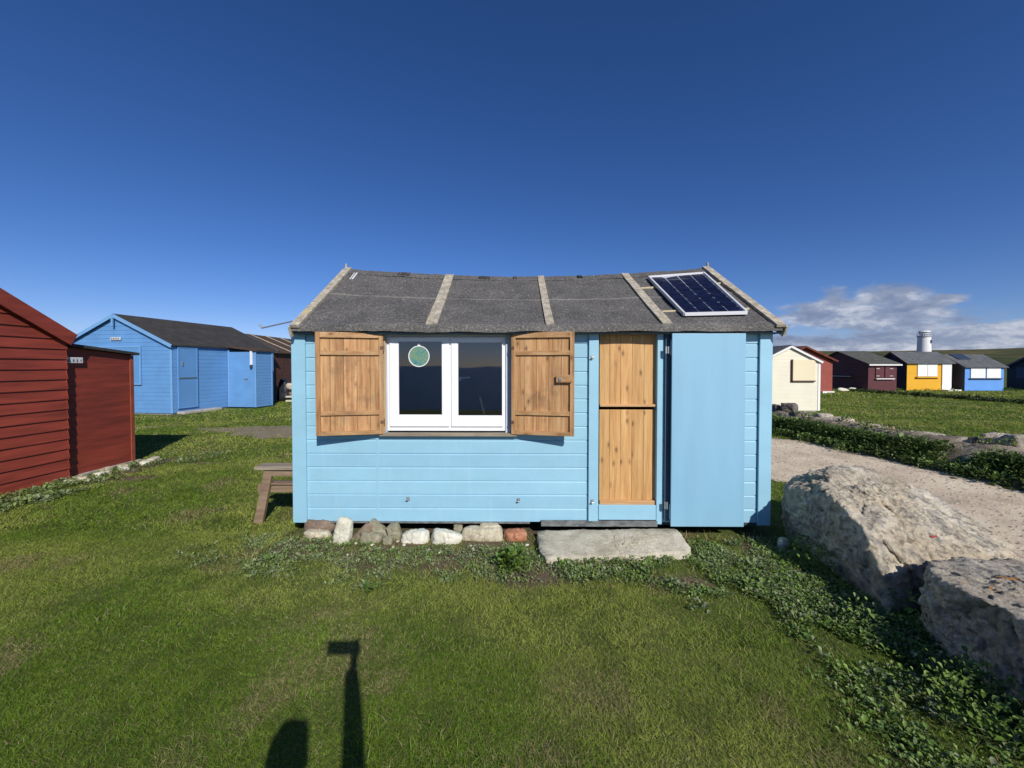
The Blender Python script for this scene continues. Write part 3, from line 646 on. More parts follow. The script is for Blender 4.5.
# solar panel on rails
def solar():
    Wm = Minv.inverted()
    v0, v1 = 0.125, 0.84
    ul0, ul1 = uat(683, v0)+0.002, uat(648, v1); ur0, ur1 = uat(746, v0), uat(703, v1)
    lift = 0.05
    P = lambda s, t, l=0.0: Wm @ (roof_pt(ul0+(ur0-ul0)*s, v0, lift=lift+l)*(1-t)+roof_pt(ul1+(ur1-ul1)*s, v1, lift=lift+l)*t)
    sp = thing('solar_panel', 'dark blue solar panel in a metal frame on the pale blue hut\'s felt roof', 'solar panel', tuple(P(0.5,0.0,-lift)))
    off = sp.location
    m, nt, N, L, bs = nodes('solar_cell'); v = texco(N, L); r = ramp(N, [(0.4,(0.004,0.006,0.022,1)),(0.6,(0.008,0.011,0.036,1))]); L.new(nz(N, L, v, 9, 4), r.inputs[0]); L.new(r.outputs[0], bs.inputs['Base Color']); bs.inputs['Roughness'].default_value = 0.4; bs.inputs['Specular IOR Level'].default_value = 0.18
    sh = MB(); sh.prism([P(0.01,0.01,-0.01),P(.99,0.01,-0.01),P(.99,.99,-0.01),P(0.01,.99,-0.01)], (0,0,-0.012)); sh.build('backing_sheet', M['metal_grid'], sp, off=off)
    c = MB(); nx_, ny_ = 4, 9
    for i in range(nx_):
        for j in range(ny_):
            s0, s1 = 0.03+0.94*i/nx_+0.008, 0.03+0.94*(i+1)/nx_-0.008; t0, t1 = 0.02+0.96*j/ny_+0.0035, 0.02+0.96*(j+1)/ny_-0.0035
            c.poly([P(s0,t0,-0.006),P(s1,t0,-0.006),P(s1,t1,-0.006),P(s0,t1,-0.006)])
    c.build('cell_grid', m, sp, off=off)
    f = MB()
    for a, b_ in (((0,0),(1,0)),((0,1),(1,1)),((0,0),(0,1)),((1,0),(1,1))): f.beam(P(*a,-0.012), P(*b_,-0.012), 0.022, 0.036)
    f.build('panel_frame', M['alu'], sp, off=off)
    for t, in ((0.16,),(0.78,)):
        r = MB(); r.beam(P(-0.26,t,-0.062), P(1.16,t,-0.062), 0.045, 0.03); r.build('mounting_rail', M['batten_pale'], sp, off=off)
M['alu'] = paint('alu', (0.55,0.56,0.58,1), 0.35, 0.05, 5, 0.1)
M['metal_grid'] = paint('metal_grid', (0.40,0.43,0.50,1), 0.4, 0.05, 5, 0)
M['batten_pale'] = paint('batten_pale', (0.50,0.42,0.26,1), 0.8, 0.2, 12, 0.4)
solar()

# ---------------------------------------------------------------- stones
def hullrock(name, pts, mat, seed=0, sub=5, amp=0.03, soft=14, fine=0.012, parent=None):
    pts = [Vector(p) for p in pts]; c = sum(pts, Vector())/len(pts)
    bm = bmesh.new()
    for p in pts: bm.verts.new(p-c)
    bmesh.ops.convex_hull(bm, input=bm.verts); bm.normal_update()
    pl = []
    for f in bm.faces:
        n = f.normal.copy(); d = n.dot(f.verts[0].co)
        if d < 0: n, d = -n, -d
        pl.append((n, d))
    bm.free()
    bm = bmesh.new(); bmesh.ops.create_icosphere(bm, subdivisions=sub, radius=1)
    R0 = sum(d for n, d in pl)/len(pl)
    for v in bm.verts:
        u = v.co.normalized(); s = 0
        for n, d in pl:
            k = n.dot(u)/d
            if k > 0: s += (k*R0)**soft
        r = R0/(s**(1/soft)); p = u*r; q = p+Vector((seed*3.1,seed*1.7,seed))
        size = max(R0, 0.02)
        k_ = 0.8/size
        a = noise.fractal(q*k_*1.0, 1.0, 2.1, 5)*amp
        wv = q*k_*4+Vector((noise.noise(q*k_*7), noise.noise(q*k_*7+Vector((9,0,0))), noise.noise(q*k_*7+Vector((0,9,0)))))*0.45
        for sc_, am_ in ((2.1, 1.6), (6.0, 0.75)):          # broken facets: every cell is a tilted chip
            wp_ = q*k_*sc_; ds_, ps_ = noise.voronoi(wp_); rv_ = noise.cell_vector(ps_[0]*7.3+Vector((0.5,0.5,0.5)))-Vector((0.5,0.5,0.5))
            a += (wp_-ps_[0]).dot(rv_)*fine*am_*1.6
            a -= max(0, 0.07-(ds_[1]-ds_[0]))*fine*am_*2.5
        a += (0.25-abs(noise.noise(q*k_*3)))*fine*0.9 + noise.fractal(q*k_*14, 0.75, 2.1, 4)*fine*0.75
        ck = abs(noise.noise(q*k_*1.7+Vector((4,4,4)))); a -= max(0, 0.035-ck)*fine*22
        v.co = p+u*a
    bmesh.ops.recalc_face_normals(bm, faces=bm.faces)
    me = bpy.data.meshes.new(name); bm.to_mesh(me); bm.free(); me.materials.append(mat)
    me.polygons.foreach_set('use_smooth', [True]*len(me.polygons))
    o = bpy.data.objects.new(name, me); C.objects.link(o); o.location = c; return o
M['boulder'] = stone('boulder', [(0.38,0.30,0.195,1),(0.63,0.54,0.40,1),(0.80,0.73,0.58,1)], 2.6, bmp=1.0, fine=30, dist=0.05, stain=(0.23,0.215,0.20,1))
M['boulder_grey'] = stone('boulder_grey', [(0.36,0.30,0.22,1),(0.60,0.52,0.40,1),(0.78,0.70,0.56,1)], 2.6, bmp=1.0, fine=30, dist=0.05, lichen=(0.60,0.24,0.03,1), lich_lo=0.60, stain=(0.25,0.235,0.215,1))
b1 = hullrock('boulder', [(2.62,2.80,.27),(2.66,2.97,.47),(2.70,3.15,.57),(2.725,3.36,.645),(2.735,3.75,.60),(2.735,4.03,.51),(3.12,4.3,.59),(2.80,3.98,-.1),(2.66,2.78,-.1),(3.12,4.5,-.1),
    (3.26,4.1,.73),(3.74,4.3,.69),(4.08,3.9,.54),(4.24,3.3,.25),(3.8,3.1,.27),(3.3,2.95,.26),(3.3,2.9,-.1),(4.2,3.2,-.1),(4.3,3.9,-.1),(4.0,4.5,-.1),(3.2,4.5,.4)], M['boulder'], 1, 7, 0.022, 44, 0.030)
tag(b1, 'larger pale limestone boulder beside the right corner of the pale blue hut', 'boulder')
b2 = hullrock('boulder', [(2.63,2.45,.44),(2.62,2.5,-.1),(2.80,2.7,.41),(3.1,2.80,.39),(3.7,2.92,.33),(3.7,2.95,-.1),(2.96,2.85,-.1),(2.64,2.1,.43),(2.61,1.9,.44),(2.5,1.3,.5),(2.45,1.2,-.1),
    (3.8,1.2,-.1),(3.6,1.3,.5),(4.2,2.2,.3),(4.3,2.2,-.1),(3.2,2.2,.47)], M['boulder_grey'], 2, 7, 0.022, 40, 0.028)
tag(b2, 'grey boulder with orange lichen cut off by the right edge, nearest the camera', 'boulder')
m_red = paint('red_mark', (0.33,0.035,0.025,1), 0.7, 0.2, 40, 0.3)

def rocklet(name, c, size, mat, seed, rot=0, tilt=0, sub=3, soft=9):
    r = random.Random(seed); pts = []
    for sx in (-1,1):
        for sy in (-1,1):
            for sz in (-1,1): pts.append(Vector((sx*size[0]*r.uniform(.34,.5), sy*size[1]*r.uniform(.34,.5), sz*size[2]*r.uniform(.36,.5))))
    for ax in range(3):
        for s in (-1,1):
            p = Vector((0,0,0)); p[ax] = s*size[ax]*0.5; pts.append(p)
    Mx = Euler((0, tilt, rot)).to_matrix(); pts = [Mx @ p + Vector(c) for p in pts]
    mn = min(size); return hullrock(name, pts, mat, seed, sub, mn*0.06, soft*1.6, mn*0.055)
M['st_brown'] = stone('st_brown', [(0.10,0.07,0.05,1),(0.18,0.13,0.095,1),(0.25,0.19,0.14,1)], 10, bmp=0.4, dist=0.006)
M['st_pale'] = stone('st_pale', [(0.36,0.35,0.24,1),(0.54,0.52,0.42,1),(0.66,0.65,0.55,1)], 12, bmp=0.35, dist=0.005)
M['st_white'] = stone('st_white', [(0.38,0.36,0.27,1),(0.60,0.58,0.48,1),(0.70,0.68,0.59,1)], 9, bmp=0.2, dist=0.003)
M['st_olive'] = stone('st_olive', [(0.12,0.11,0.07,1),(0.24,0.22,0.15,1),(0.36,0.34,0.26,1)], 11, bmp=0.4, dist=0.006)
M['st_buff'] = stone('st_buff', [(0.30,0.25,0.17,1),(0.45,0.40,0.29,1),(0.58,0.54,0.42,1)], 14, bmp=0.5, dist=0.006)
M['st_brick'] = stone('st_brick', [(0.20,0.075,0.04,1),(0.36,0.15,0.08,1),(0.46,0.27,0.17,1)], 14, bmp=0.3, dist=0.004)
M['st_slab'] = stone('st_slab', [(0.26,0.23,0.16,1),(0.44,0.405,0.31,1),(0.60,0.56,0.46,1)], 6, bmp=0.8, fine=70, dist=0.01)
# px centre, py centre, width px, height px, depth m, distance, material, tilt, label
FS = [(320,526,27,14,.16,4.13,'st_brown',0,'flat dark brown stone under the pale blue hut, left of the upright pale stone'),
 (343,533,17,33,.12,3.93,'st_pale',0.22,'upright pale stone leaning on the base of the hut, tallest of the footing stones'),
 (359,537,9,36,.10,4.02,'st_brown',0.75,'narrow slanting brown stone just right of the upright pale stone'),
 (371,541,22,18,.14,3.98,'st_olive',0.2,'olive triangular stone half buried right of the slanting brown stone'),
 (379,531,24,11,.12,4.06,'st_olive',0.7,'olive stone slab sloping down to the right against the hut base'),
 (394,532,12,16,.12,4.03,'st_olive',-0.3,'pointed olive stone left of the two smooth white stones'),
 (388,542,9,10,.08,3.92,'st_olive',0,'small round olive pebble in front of the pointed olive stone'),
 (415,539,30,17,.16,3.97,'st_white',-0.1,'left one of the two smooth white stones under the window'),
 (446,539.5,31,18,.17,3.95,'st_white',0.28,'right one of the two smooth white stones, egg shaped, under the window'),
 (482,535,40,17,.16,4.03,'st_buff',0,'buff rectangular stone block left of the orange brick'),
 (490,527,19,6,.10,4.05,'st_buff',0,'thin buff stone laid on top of the buff block'),
 (515.5,536,24,13,.14,4.02,'st_brick',0,'weathered orange brick under the hut left of the doorstep slab'),
 (318,535,24,9,.12,4.03,'st_buff',0,'low buff stone beneath the flat dark brown stone at the left corner'),
 (458,529,9,9,.08,4.12,'st_olive',0,'small olive stone in the gap between the white stones and the buff block')]
for i, (px, py, w, h, dp, Y, mt, tl, lb) in enumerate(FS):
    c = at(px, py, Y); s_ = Y/F
    o = rocklet('brick' if mt == 'st_brick' else 'stone', c, (w*s_*(1.02 if mt == 'st_brick' else 1.15), dp, h*s_*1.15-(0.012 if mt == 'st_brick' else 0)), M[mt], 20+i, 0.05*(i%3-1), tl, 4, 12 if 'b' in mt[3:5] and h < 20 and mt != 'st_brown' else 5 if mt in ('st_white','st_pale') else 8)
    tag(o, lb, 'brick' if mt == 'st_brick' else 'stone', 'footing stones along the front of the pale blue hut')
pe = [(404,545),(398,541),(356,543),(366,541),(372,545),(393,547),(402,540),(428,550),(473,549),(491,549),(527,545),(378,541),(318,541),(470,546),(440,552)]
for i, (px, py) in enumerate(pe):
    c = gnd(px, py, 0.008); o = rocklet('pebble', c, (0.035+0.02*(i%3), 0.03, 0.02), M['st_buff' if i % 2 else 'st_pale'], 60+i, i, 0, 2)
    tag(o, 'small pale pebble on the bare soil in front of the footing stones', 'pebble', 'small pale pebbles in front of the footing stones')
slab = hullrock('doorstep_slab', [at(538,530,4.02),at(676,528,4.05),(1.60,3.60,.062),(.98,3.55,.055),(.31,3.50,.05),(.25,3.62,.06),(1.67,3.68,.055),(1.66,3.92,.11),(.31,3.48,-.05),(1.60,3.58,-.05),(.25,4.02,-.05),(1.68,4.0,-.05),(1.68,3.68,-.05)], M['st_slab'], 5, 7, 0.006, 70, 0.010)
tag(slab, 'long flat grey stone slab lying as a step below the pine door', 'step')
o = rocklet('stone', (2.60,3.80,0.05), (0.09,0.08,0.12), M['st_pale'], 91, 0, 0.1); tag(o, 'pale stone standing in shade below the right corner of the pale blue hut', 'stone')

# ---------------------------------------------------------------- wooden bench table left of the hut
def bench():
    t = thing('trestle_table', 'small weathered wooden table with splayed legs against the left side of the pale blue hut', 'table', (-2.57, 4.42, 0))
    x0, x1 = -0.245, 0.28; zt_ = 0.645; Ln = 0.16
    for k in range(1):
        a = MB(); a.box(x0-0.02, x1, -0.05+k*0.185, -0.05+k*0.185+0.175, zt_-0.04, zt_); a.build('tabletop_plank', M['grey_wood_x'], t, 0.005)
    for k, y in enumerate((0.0,)):
        a = MB(); a.beam((x0+0.12, y, zt_-0.042), (x0-0.005, y, 0.0), 0.045, 0.095, (1,0,0.2)); a.build('leg', M['bench_wood'], t, 0.004)
        a = MB(); a.beam((x1-0.05, y, zt_-0.042), (x1-0.01, y, 0.0), 0.045, 0.09, (1,0,0.2)); a.build('leg', M['bench_wood'], t, 0.004)
        a = MB(); a.box(x0+0.13, x1-0.08, y-0.02, y+0.02, zt_-0.115, zt_-0.042); a.build('top_bearer', M['bench_wood'], t, 0.004)
        a = MB(); a.box(x0-0.03, x1-0.02, y+0.025, y+0.065, 0.335, 0.425); a.build('lower_rail', M['bench_wood'], t, 0.004)
    a = MB(); a.box(x0+0.10, x1-0.06, 0.0, Ln-0.05, 0.427, 0.45); a.build('shelf', M['bench_wood'], t, 0.004)
bench()

# ---------------------------------------------------------------- other huts
def simple_hut(name, label, X0, X1, Y0, Y1, ze, zr, axis, wm, rm, tm, pitch=0.16, over=0.12, depth=0.015, cat='beach hut', group='wooden huts beyond the track', base=0.05, taper=False, cham=0.02, bargeh=0.12, corner=True, roof_over_end=None):
    cx, cy = (X0+X1)/2, (Y0+Y1)/2; t = thing(name, label, cat, (cx, cy, 0), 0, group); off = (cx, cy, 0)
    w = MB(); oe = over if roof_over_end is None else roof_over_end
    if axis == 'y':
        sl = (zr-ze)/(cx-X0)
        l0 = lambda z: X0 if z < ze else X0+(z-ze)/sl
        l1 = lambda z: X1 if z < ze else X1-(z-ze)/sl
        clap(w, lambda u,z,o: (u,Y0-o,z), l0, l1, base, zr, pitch, depth, cham, taper); clap(w, lambda u,z,o: (u,Y1+o,z), l0, l1, base, zr, pitch, depth, cham, taper)
        clap(w, lambda u,z,o: (X0-o,u,z), Y0, Y1, base, ze, pitch, depth, cham, taper); clap(w, lambda u,z,o: (X1+o,u,z), Y0, Y1, base, ze, pitch, depth, cham, taper)
    else:
        sl = (zr-ze)/(cy-Y0)
        l0 = lambda z: Y0 if z < ze else Y0+(z-ze)/sl
        l1 = lambda z: Y1 if z < ze else Y1-(z-ze)/sl
        clap(w, lambda u,z,o: (X0-o,u,z), l0, l1, base, zr, pitch, depth, cham, taper); clap(w, lambda u,z,o: (X1+o,u,z), l0, l1, base, zr, pitch, depth, cham, taper)
        clap(w, lambda u,z,o: (u,Y0-o,z), X0, X1, base, ze, pitch, depth, cham, taper); clap(w, lambda u,z,o: (u,Y1+o,z), X0, X1, base, ze, pitch, depth, cham, taper)
    wo = w.build('wall', wm, t, off=off)
    f = MB(); f.box(X0+0.04, X1-0.04, Y0+0.04, Y1-0.04, -0.05, base+0.02); f.build('plinth', M['concrete'], t, off=off)
    th = 0.05; r = MB()
    if axis == 'y':
        A = [(X0-over, Y0-oe, ze-over*sl), (cx, Y0-oe, zr), (X1+over, Y0-oe, ze-over*sl)]
        pts = A + [(p[0], p[1], p[2]+th) for p in A[::-1]]; r.prism([(p[0],p[1],p[2]) for p in pts], (0, Y1-Y0+2*oe, 0))
    else:
        A = [(X0-oe, Y0-over, ze-over*sl), (X0-oe, cy, zr), (X0-oe, Y1+over, ze-over*sl)]
        pts = A + [(p[0], p[1], p[2]+th) for p in A[::-1]]; r.prism(pts, (X1-X0+2*oe, 0, 0))
    ro = r.build('roof', rm, t, off=off)
    if tm:
        for s in (0, 1):
            for e in (0, 1):
                b = MB(); dz = -0.02
                if axis == 'y':
                    yy = Y0-oe-0.012 if s == 0 else Y1+oe+0.012; xx = X0-over if e == 0 else X1+over
                    b.beam((cx+(0.002 if e else -0.002), yy, zr+dz), (xx, yy, ze-over*sl+dz), 0.022, bargeh, (0,0,1))
                else:
                    xx = X0-oe-0.012 if s == 0 else X1+oe+0.012; yy = Y0-over if e == 0 else Y1+over
                    b.beam((xx, cy, zr+dz), (xx, yy, ze-over*sl+dz), 0.022, bargeh, (0,0,1))
                b.build('barge_board', tm, t, off=off)
    if corner:
        for x in (X0, X1):
            for y in (Y0,):
                b = MB(); sx = -1 if x == X0 else 1
                b.box(min(x+sx*0.014, x-sx*0.07), max(x+sx*0.014, x-sx*0.07), y-0.018, y-0.002, base, ze-0.02); b.build('corner_board', tm or wm, t, off=off)
    return t, off
def panel(t, off, name, mat, x0, x1, z0, z1, y, thick=0.03, fr=None, frw=0.05, axis='y', planks=0, label=None):
    b = MB()
    n = max(1, planks); w = (x1-x0)/n
    for k in range(n):
        g_ = 0.002 if planks else 0
        if axis == 'y': b.box(x0+k*w+g_, x0+(k+1)*w-g_, y-thick, y-0.001, z0, z1)
        else: b.box(y+0.001, y+thick, x0+k*w+g_, x0+(k+1)*w-g_, z0, z1)
    o = b.build(name, mat, t, off=off)
    if label: o['label'] = label
    if fr:
        b = MB()
        for a in ((x0-frw,x0-.001,z0-frw,z1+frw),(x1+.001,x1+frw,z0-frw,z1+frw),(x0,x1,z0-frw,z0-.001),(x0,x1,z1+.001,z1+frw)):
            if axis == 'y': b.box(a[0],a[1],y-thick-0.012,y-0.002,a[2],a[3])
            else: b.box(y+0.002,y+thick+0.012,a[0],a[1],a[2],a[3])
        b.build('frame', fr, o)
        o2 = C.objects[-1]
        for v in o2.data.vertices: v.co.x -= off[0]; v.co.y -= off[1]
    return o
M['concrete'] = stone('concrete', [(0.25,0.23,0.2,1),(0.38,0.36,0.32,1),(0.5,0.48,0.44,1)], 4, bmp=0.4, dist=0.008)
def redmat(name, k=1.0):
    return paint(name, (0.27*k,0.045*k,0.024*k,1), 0.6, 0.3, 4, 0.25, (0.09,0.03,0.02,1), (1,0.35,3))
M['red'] = redmat('red'); M['red_flat'] = redmat('red_flat', 0.85); M['red_trim'] = paint('red_trim', (0.25,0.06,0.03,1), 0.6, 0.2, 6, 0.3)
# --- red hut on the left: gable wall faces the lawn (+X)
RX = -6.78
t = thing('beach_hut', 'dark red wooden hut with overlapping boards and a lean-to, at the left edge', 'beach hut', (RX-1.5, 5.1, 0))
off = tuple(t.location)
yN, yF = 4.0-0.05, 6.11; yc_ = (yF+3.5)/2-0.15; slope = 0.59
zeR = 2.21; yA = 4.55; zA = zeR+(yF-yA)*slope; yS = yA-(yF-yA)
w = MB()
l0 = lambda z: yS if z < zeR else yS+(z-zeR)/slope
l1 = lambda z: yF if z < zeR else yF-(z-zeR)/slope
clap(w, lambda u,z,o: (RX+o,u,z), l0, l1, 0.03, zA, 0.152, 0.017, 0.02, True)
clap(w, lambda u,z,o: (u,yF+o,z), RX-3, RX, 0.03, zeR, 0.152, 0.024, 0.02, True); clap(w, lambda u,z,o: (u,yS-o,z), RX-3, RX, 0.03, zeR, 0.152, 0.024, 0.02, True)
w.poly([(RX-3,yS,0),(RX-3,yF,0),(RX-3,yF,zeR),(RX-3,yA,zA),(RX-3,yS,zeR)])
w.build('wall', M['red'], t, off=off)
r = MB(); ov = 0.03; th = 0.05
A = [(RX+0.05, yS-ov, zeR-ov*slope), (RX+0.05, yA, zA), (RX+0.05, yF+ov, zeR-ov*slope)]
r.prism(A+[(p[0],p[1],p[2]+th) for p in A[::-1]], (-3.2,0,0)); r.build('roof', M['felt_dark'], t, off=off)
for s in (-1, 1):
    b = MB(); b.beam((RX+0.066, yA+s*0.001, zA-0.045), (RX+0.066, yA+s*(yF+ov-yA), zeR-ov*slope-0.045), 0.024, 0.19, (0,0,1)); b.build('barge_board', M['red'], t, off=off, bevel=0.003)
LX = RX-0.09; y2 = 7.24; zl0, zl1 = 2.07, 1.98
w = MB(); clap(w, lambda u,z,o: (LX+o,u,z), yF+0.03, y2, 0.02, 1.94, 0.105, 0.004, 0.006); w.poly([(LX,y2,0.02),(LX-2.2,y2,0.02),(LX-2.2,y2,1.94),(LX,y2,1.94)])
w.poly([(LX-0.004,yF,0.02),(LX-0.004,y2,0.02),(LX-0.004,y2,1.94),(LX-0.004,yF,2.05)])
lean = w.build('lean_to', M['red_flat'], t, off=off)
r = MB(); A = [(LX+0.08, yF+0.04, 2.055), (LX+0.08, y2+0.06, 1.945)]; r.prism(A+[(p[0],p[1],p[2]+0.045) for p in A[::-1]], (-2.4,0,0)); r.build('lean_to_roof', M['felt_dark'], t, off=off)
b = MB(); b.box(LX+0.002, LX+0.02, y2-0.06, y2+0.005, 0.0, 1.94); b.build('corner_board', M['red_trim'], t, off=off, bevel=0.002)
b = MB(); b.box(LX-2.1, LX+0.05, yF+0.2, y2+0.1, -0.05, 0.035); b.build('plinth', M['concrete'], t, off=off)
# small white plate with worn grey marks
yp0, yp1 = 6.13, 6.58
M['plate'] = paint('plate', (0.62,0.62,0.60,1), 0.4, 0.05, 8, 0.3); M['mark'] = paint('mark', (0.12,0.13,0.15,1), 0.6, 0.1, 8, 0)
b = MB(); pz = 1.84; b.box(LX+0.045, LX+0.055, yF+0.01, yF+0.25, pz-0.045, pz+0.045); pl = b.build('name_plate', M['plate'], t, off=off, bevel=0.01)
b = MB()
for a, w_, h_ in ((0.03,0.05,0.03),(0.10,0.04,0.025),(0.155,0.035,0.03),(0.21,0.03,0.02)): b.box(LX+0.0555, LX+0.057, yF+a, yF+a+w_*0.5, pz-h_, pz+h_*0.6)
each(b, 'worn_mark', M['mark'], pl, off=off)

# --- blue hut behind the left lawn
M['mid_blue'] = paint('mid_blue', (0.12,0.29,0.57,1), 0.5, 0.08, 2, 0.1, (0.05,0.12,0.25,1))
M['mid_blue_trim'] = paint('mid_blue_trim', (0.17,0.36,0.63,1), 0.5, 0.05, 2, 0.05)
M['mid_blue_flat'] = paint('mid_blue_flat', (0.11,0.275,0.55,1), 0.5, 0.05, 1.5, 0.05)
HB = (-16.77, -12.15, 14.3, 16.67)
t, off = simple_hut('beach_hut', 'mid-blue wooden hut with a dark roof and gable end, behind the left lawn', HB[0], HB[1], HB[2], HB[3]+2.6, 2.52, 3.6, 'y', M['mid_blue'], M['felt_dark'], M['mid_blue_trim'], 0.15, 0.10, roof_over_end=0.10)
_ph = R(-8); _pv = Vector((HB[1], HB[2], 0)); t.rotation_euler = (0,0,_ph); t.location = _pv + Matrix.Rotation(_ph,3,'Z') @ (Vector(off)-_pv)
t['group'] = 'wooden huts behind the left lawn'
panel(t, off, 'shutter', M['mid_blue_flat'], -15.2, -13.45, 1.12, 2.42, 14.28, 0.03, M['mid_blue_trim'], 0.05, planks=0)
b = MB(); b.box(-14.66, -14.22, 14.25, 14.262, 2.69, 2.80); pl = b.build('name_plate', M['plate'], t, off=off, bevel=0.006)
b = MB()
for k in range(5): b.box(-14.62+k*0.075, -14.575+k*0.075, 14.246, 14.2485, 2.715, 2.775)
each(b, 'worn_mark', M['mark'], pl, off=off)
b = MB(); b.beam((-14.46,14.17,3.6),(-14.46,14.17,3.2),0.05,0.05,(0,1,0)); b.build('finial', M['mid_blue_trim'], t, off=off)
d_ = panel(t, off, 'stable_door', M['mid_blue_flat'], 14.52, 15.2, 0.25, 2.4, HB[1]+0.016, 0.03, M['mid_blue'], 0.05, axis='x')
b = MB(); b.box(HB[1]+0.047, HB[1]+0.062, 14.5, 15.22, 1.28, 1.33); b.build('door_ledge', M['soffit'], t, off=off)
b = MB(); b.box(HB[1]+0.047, HB[1]+0.07, 14.62, 14.66, 1.75, 1.9); b.build('door_bolt', M['metal'], t, off=off)
b = MB(); b.box(HB[1]+0.05, HB[1]+0.35, 14.4, 16.0, 0.0, 0.10); b.v = [tuple(_pv+Matrix.Rotation(_ph,3,'Z') @ (Vector(q)-_pv)) for q in b.v]; tag(b.build('step', M['concrete'], None, 0.02), 'white concrete strip at the foot of the mid-blue hut door', 'step')
# annexe
w = MB(); ax0, ax1, ay0, ay1 = HB[1]+0.02, HB[1]+1.29, 16.67, 17.57
clap(w, lambda u,z,o: (u,ay0-o,z), ax0, ax1, 0.05, 2.33, 0.5, 0.004, 0.006); clap(w, lambda u,z,o: (ax1+o,u,z), ay0, ay1, 0.05, 2.33, 0.13, 0.015, 0.02); w.poly([(ax0,ay1,0),(ax1,ay1,0),(ax1,ay1,2.33),(ax0,ay1,2.33)])
w.build('annexe_wall', M['mid_blue'], t, off=off)
b = MB(); b.prism([(ax0,ay0-0.1,2.52),(ax1+0.1,ay0-0.1,2.36),(ax1+0.1,ay0-0.1,2.41),(ax0,ay0-0.1,2.57)], (0,1.4,0)); b.build('annexe_roof', M['felt_brown'], t, off=off)
b = MB(); b.box(ax1-0.02,ax1+0.02,ay0-0.03,ay0-0.002,0.05,2.33); b.box(ax0,ax0+0.05,ay0-0.03,ay0-0.002,0.05,2.40); b.box(ax1+.016,ax1+.03,ay1-.06,ay1,0.05,2.33); each(b, 'annexe_corner', M['mid_blue_trim'], t, off=off)
b = MB(); b.box(ax1-0.22, ax1-0.13, ay0-0.06, ay0-0.01, 1.80, 2.42); b.build('white_post', M['white_metal'], t, off=off)
b = MB(); b.box(ax1-0.2, ax1-0.14, ay0-0.1, ay0-0.01, 1.66, 1.78); b.build('outdoor_lamp', M['dark_timber'], t, off=off)
b = MB(); b.box(ax0+0.75, ax0+0.9, ay0-0.03, ay0-0.004, 1.2, 1.24); b.build('handle', M['metal'], t, off=off)
# --- brown hut behind it
M['brown'] = paint('brown', (0.085,0.035,0.022,1), 0.7, 0.25, 3, 0.3, (0.03,0.02,0.015,1), (3,3,0.4))
t, off = simple_hut('beach_hut', 'dark brown hut with pale battens on its brown roof, behind the mid-blue hut', -16.4, -11.9, 20.0, 28.0, 2.45, 3.42, 'y', M['brown'], M['felt_brown'], None, 0.6, 0.15, group='wooden huts behind the left lawn', corner=False)
for y in (20.2, 21.6, 23.0, 24.4, 26.0):
    b = MB(); sl = (3.42-2.45)/2.25
    b.beam((-14.15, y, 3.42+0.065), (-11.75, y, 2.45-0.15*sl+0.065), 0.07, 0.03); b.build('roof_batten', M['batten'], t, off=off)
# things beside it
def pile():
    dk = paint('tarp', (0.015,0.017,0.022,1), 0.5, 0.3, 6, 0.2)
    o = hullrock('rubbish_sack', [(-11.6,19.6,0),(-11.1,19.6,0),(-11.15,19.6,1.2),(-11.5,19.7,1.15),(-11.6,20.0,0),(-11.1,20.0,0),(-11.2,20.0,1.15),(-11.0,19.8,.5)], dk, 31, 4, 0.05, 8, 0.01); tag(o, 'tall black covered heap beside the annexe of the mid-blue hut', 'heap')
    for k, (x, y, z, s, mt) in enumerate(((-10.95,19.8,0.75,0.5,'boulder_grey'),(-10.6,20.0,0.55,0.6,'dark'),(-10.35,19.9,0.3,0.5,'boulder_grey'),(-10.8,19.9,0.3,0.6,'dark'))):
        o = rocklet('rubble_stone', (x,y,z), (s*0.8,s*0.7,s*0.7), M['boulder_grey'] if mt != 'dark' else M['st_brown'], 70+k, k, 0.2)
        tag(o, 'grey rubble stone in the heap beside the dark brown hut', 'stone', 'rubble heaped beside the dark brown hut')
    for k in range(2):
        b = MB(); b.box(-10.95,-10.45,19.3,19.55,0.02+k*0.2,0.10+k*0.2); tag(b.build('pale_plank', M['st_m'], None, 0.01), ('lower' if k == 0 else 'upper')+' one of two pale planks stacked by the rubble beside the dark brown hut', 'plank', 'pale planks by the rubble')
M['st_m'] = paint('st_m', (0.55,0.53,0.42,1), 0.8, 0.1, 9, 0.3)
pile()

# --- right-hand huts
M['cream'] = paint('cream', (0.74,0.70,0.555,1), 0.55, 0.04, 2, 0.05); M['cream_panel'] = paint('cream_panel', (0.74,0.65,0.44,1), 0.5, 0.03, 1, 0.02); M['white_paint'] = paint('white_paint', (0.78,0.78,0.76,1), 0.5, 0.03, 2, 0.08)
t, off = simple_hut('beach_hut', 'cream boarded hut with a white gable edge, just right of the pale blue hut', 9.42, 11.70, 15.2, 18.2, 1.93, 2.50, 'y', M['cream'], M['felt_slate'], M['white_paint'], 0.15, 0.06, bargeh=0.07, cham=0.012, depth=0.008)
pn = panel(t, off, 'window_board', M['cream_panel'], 10.64, 11.5, 1.20, 1.98, 15.19, 0.03, None)
b = MB(); b.box(10.60, 10.637, 15.13, 15.188, 1.16, 2.0); b.box(10.60, 11.5, 15.13, 15.188, 1.155, 1.195); b.build('board_edge', M['brown'], pn, off=off)
t, off = simple_hut('beach_hut', 'grey felt-roofed hut mostly hidden behind the cream hut', 9.2, 13.9, 20.0, 23.5, 2.3, 3.35, 'y', M['white_paint'], M['felt_slate'], M['felt_slate'], 0.15, 0.1, corner=False)
M['brick_red'] = paint('brick_red', (0.27,0.055,0.035,1), 0.6, 0.12, 3, 0.1)
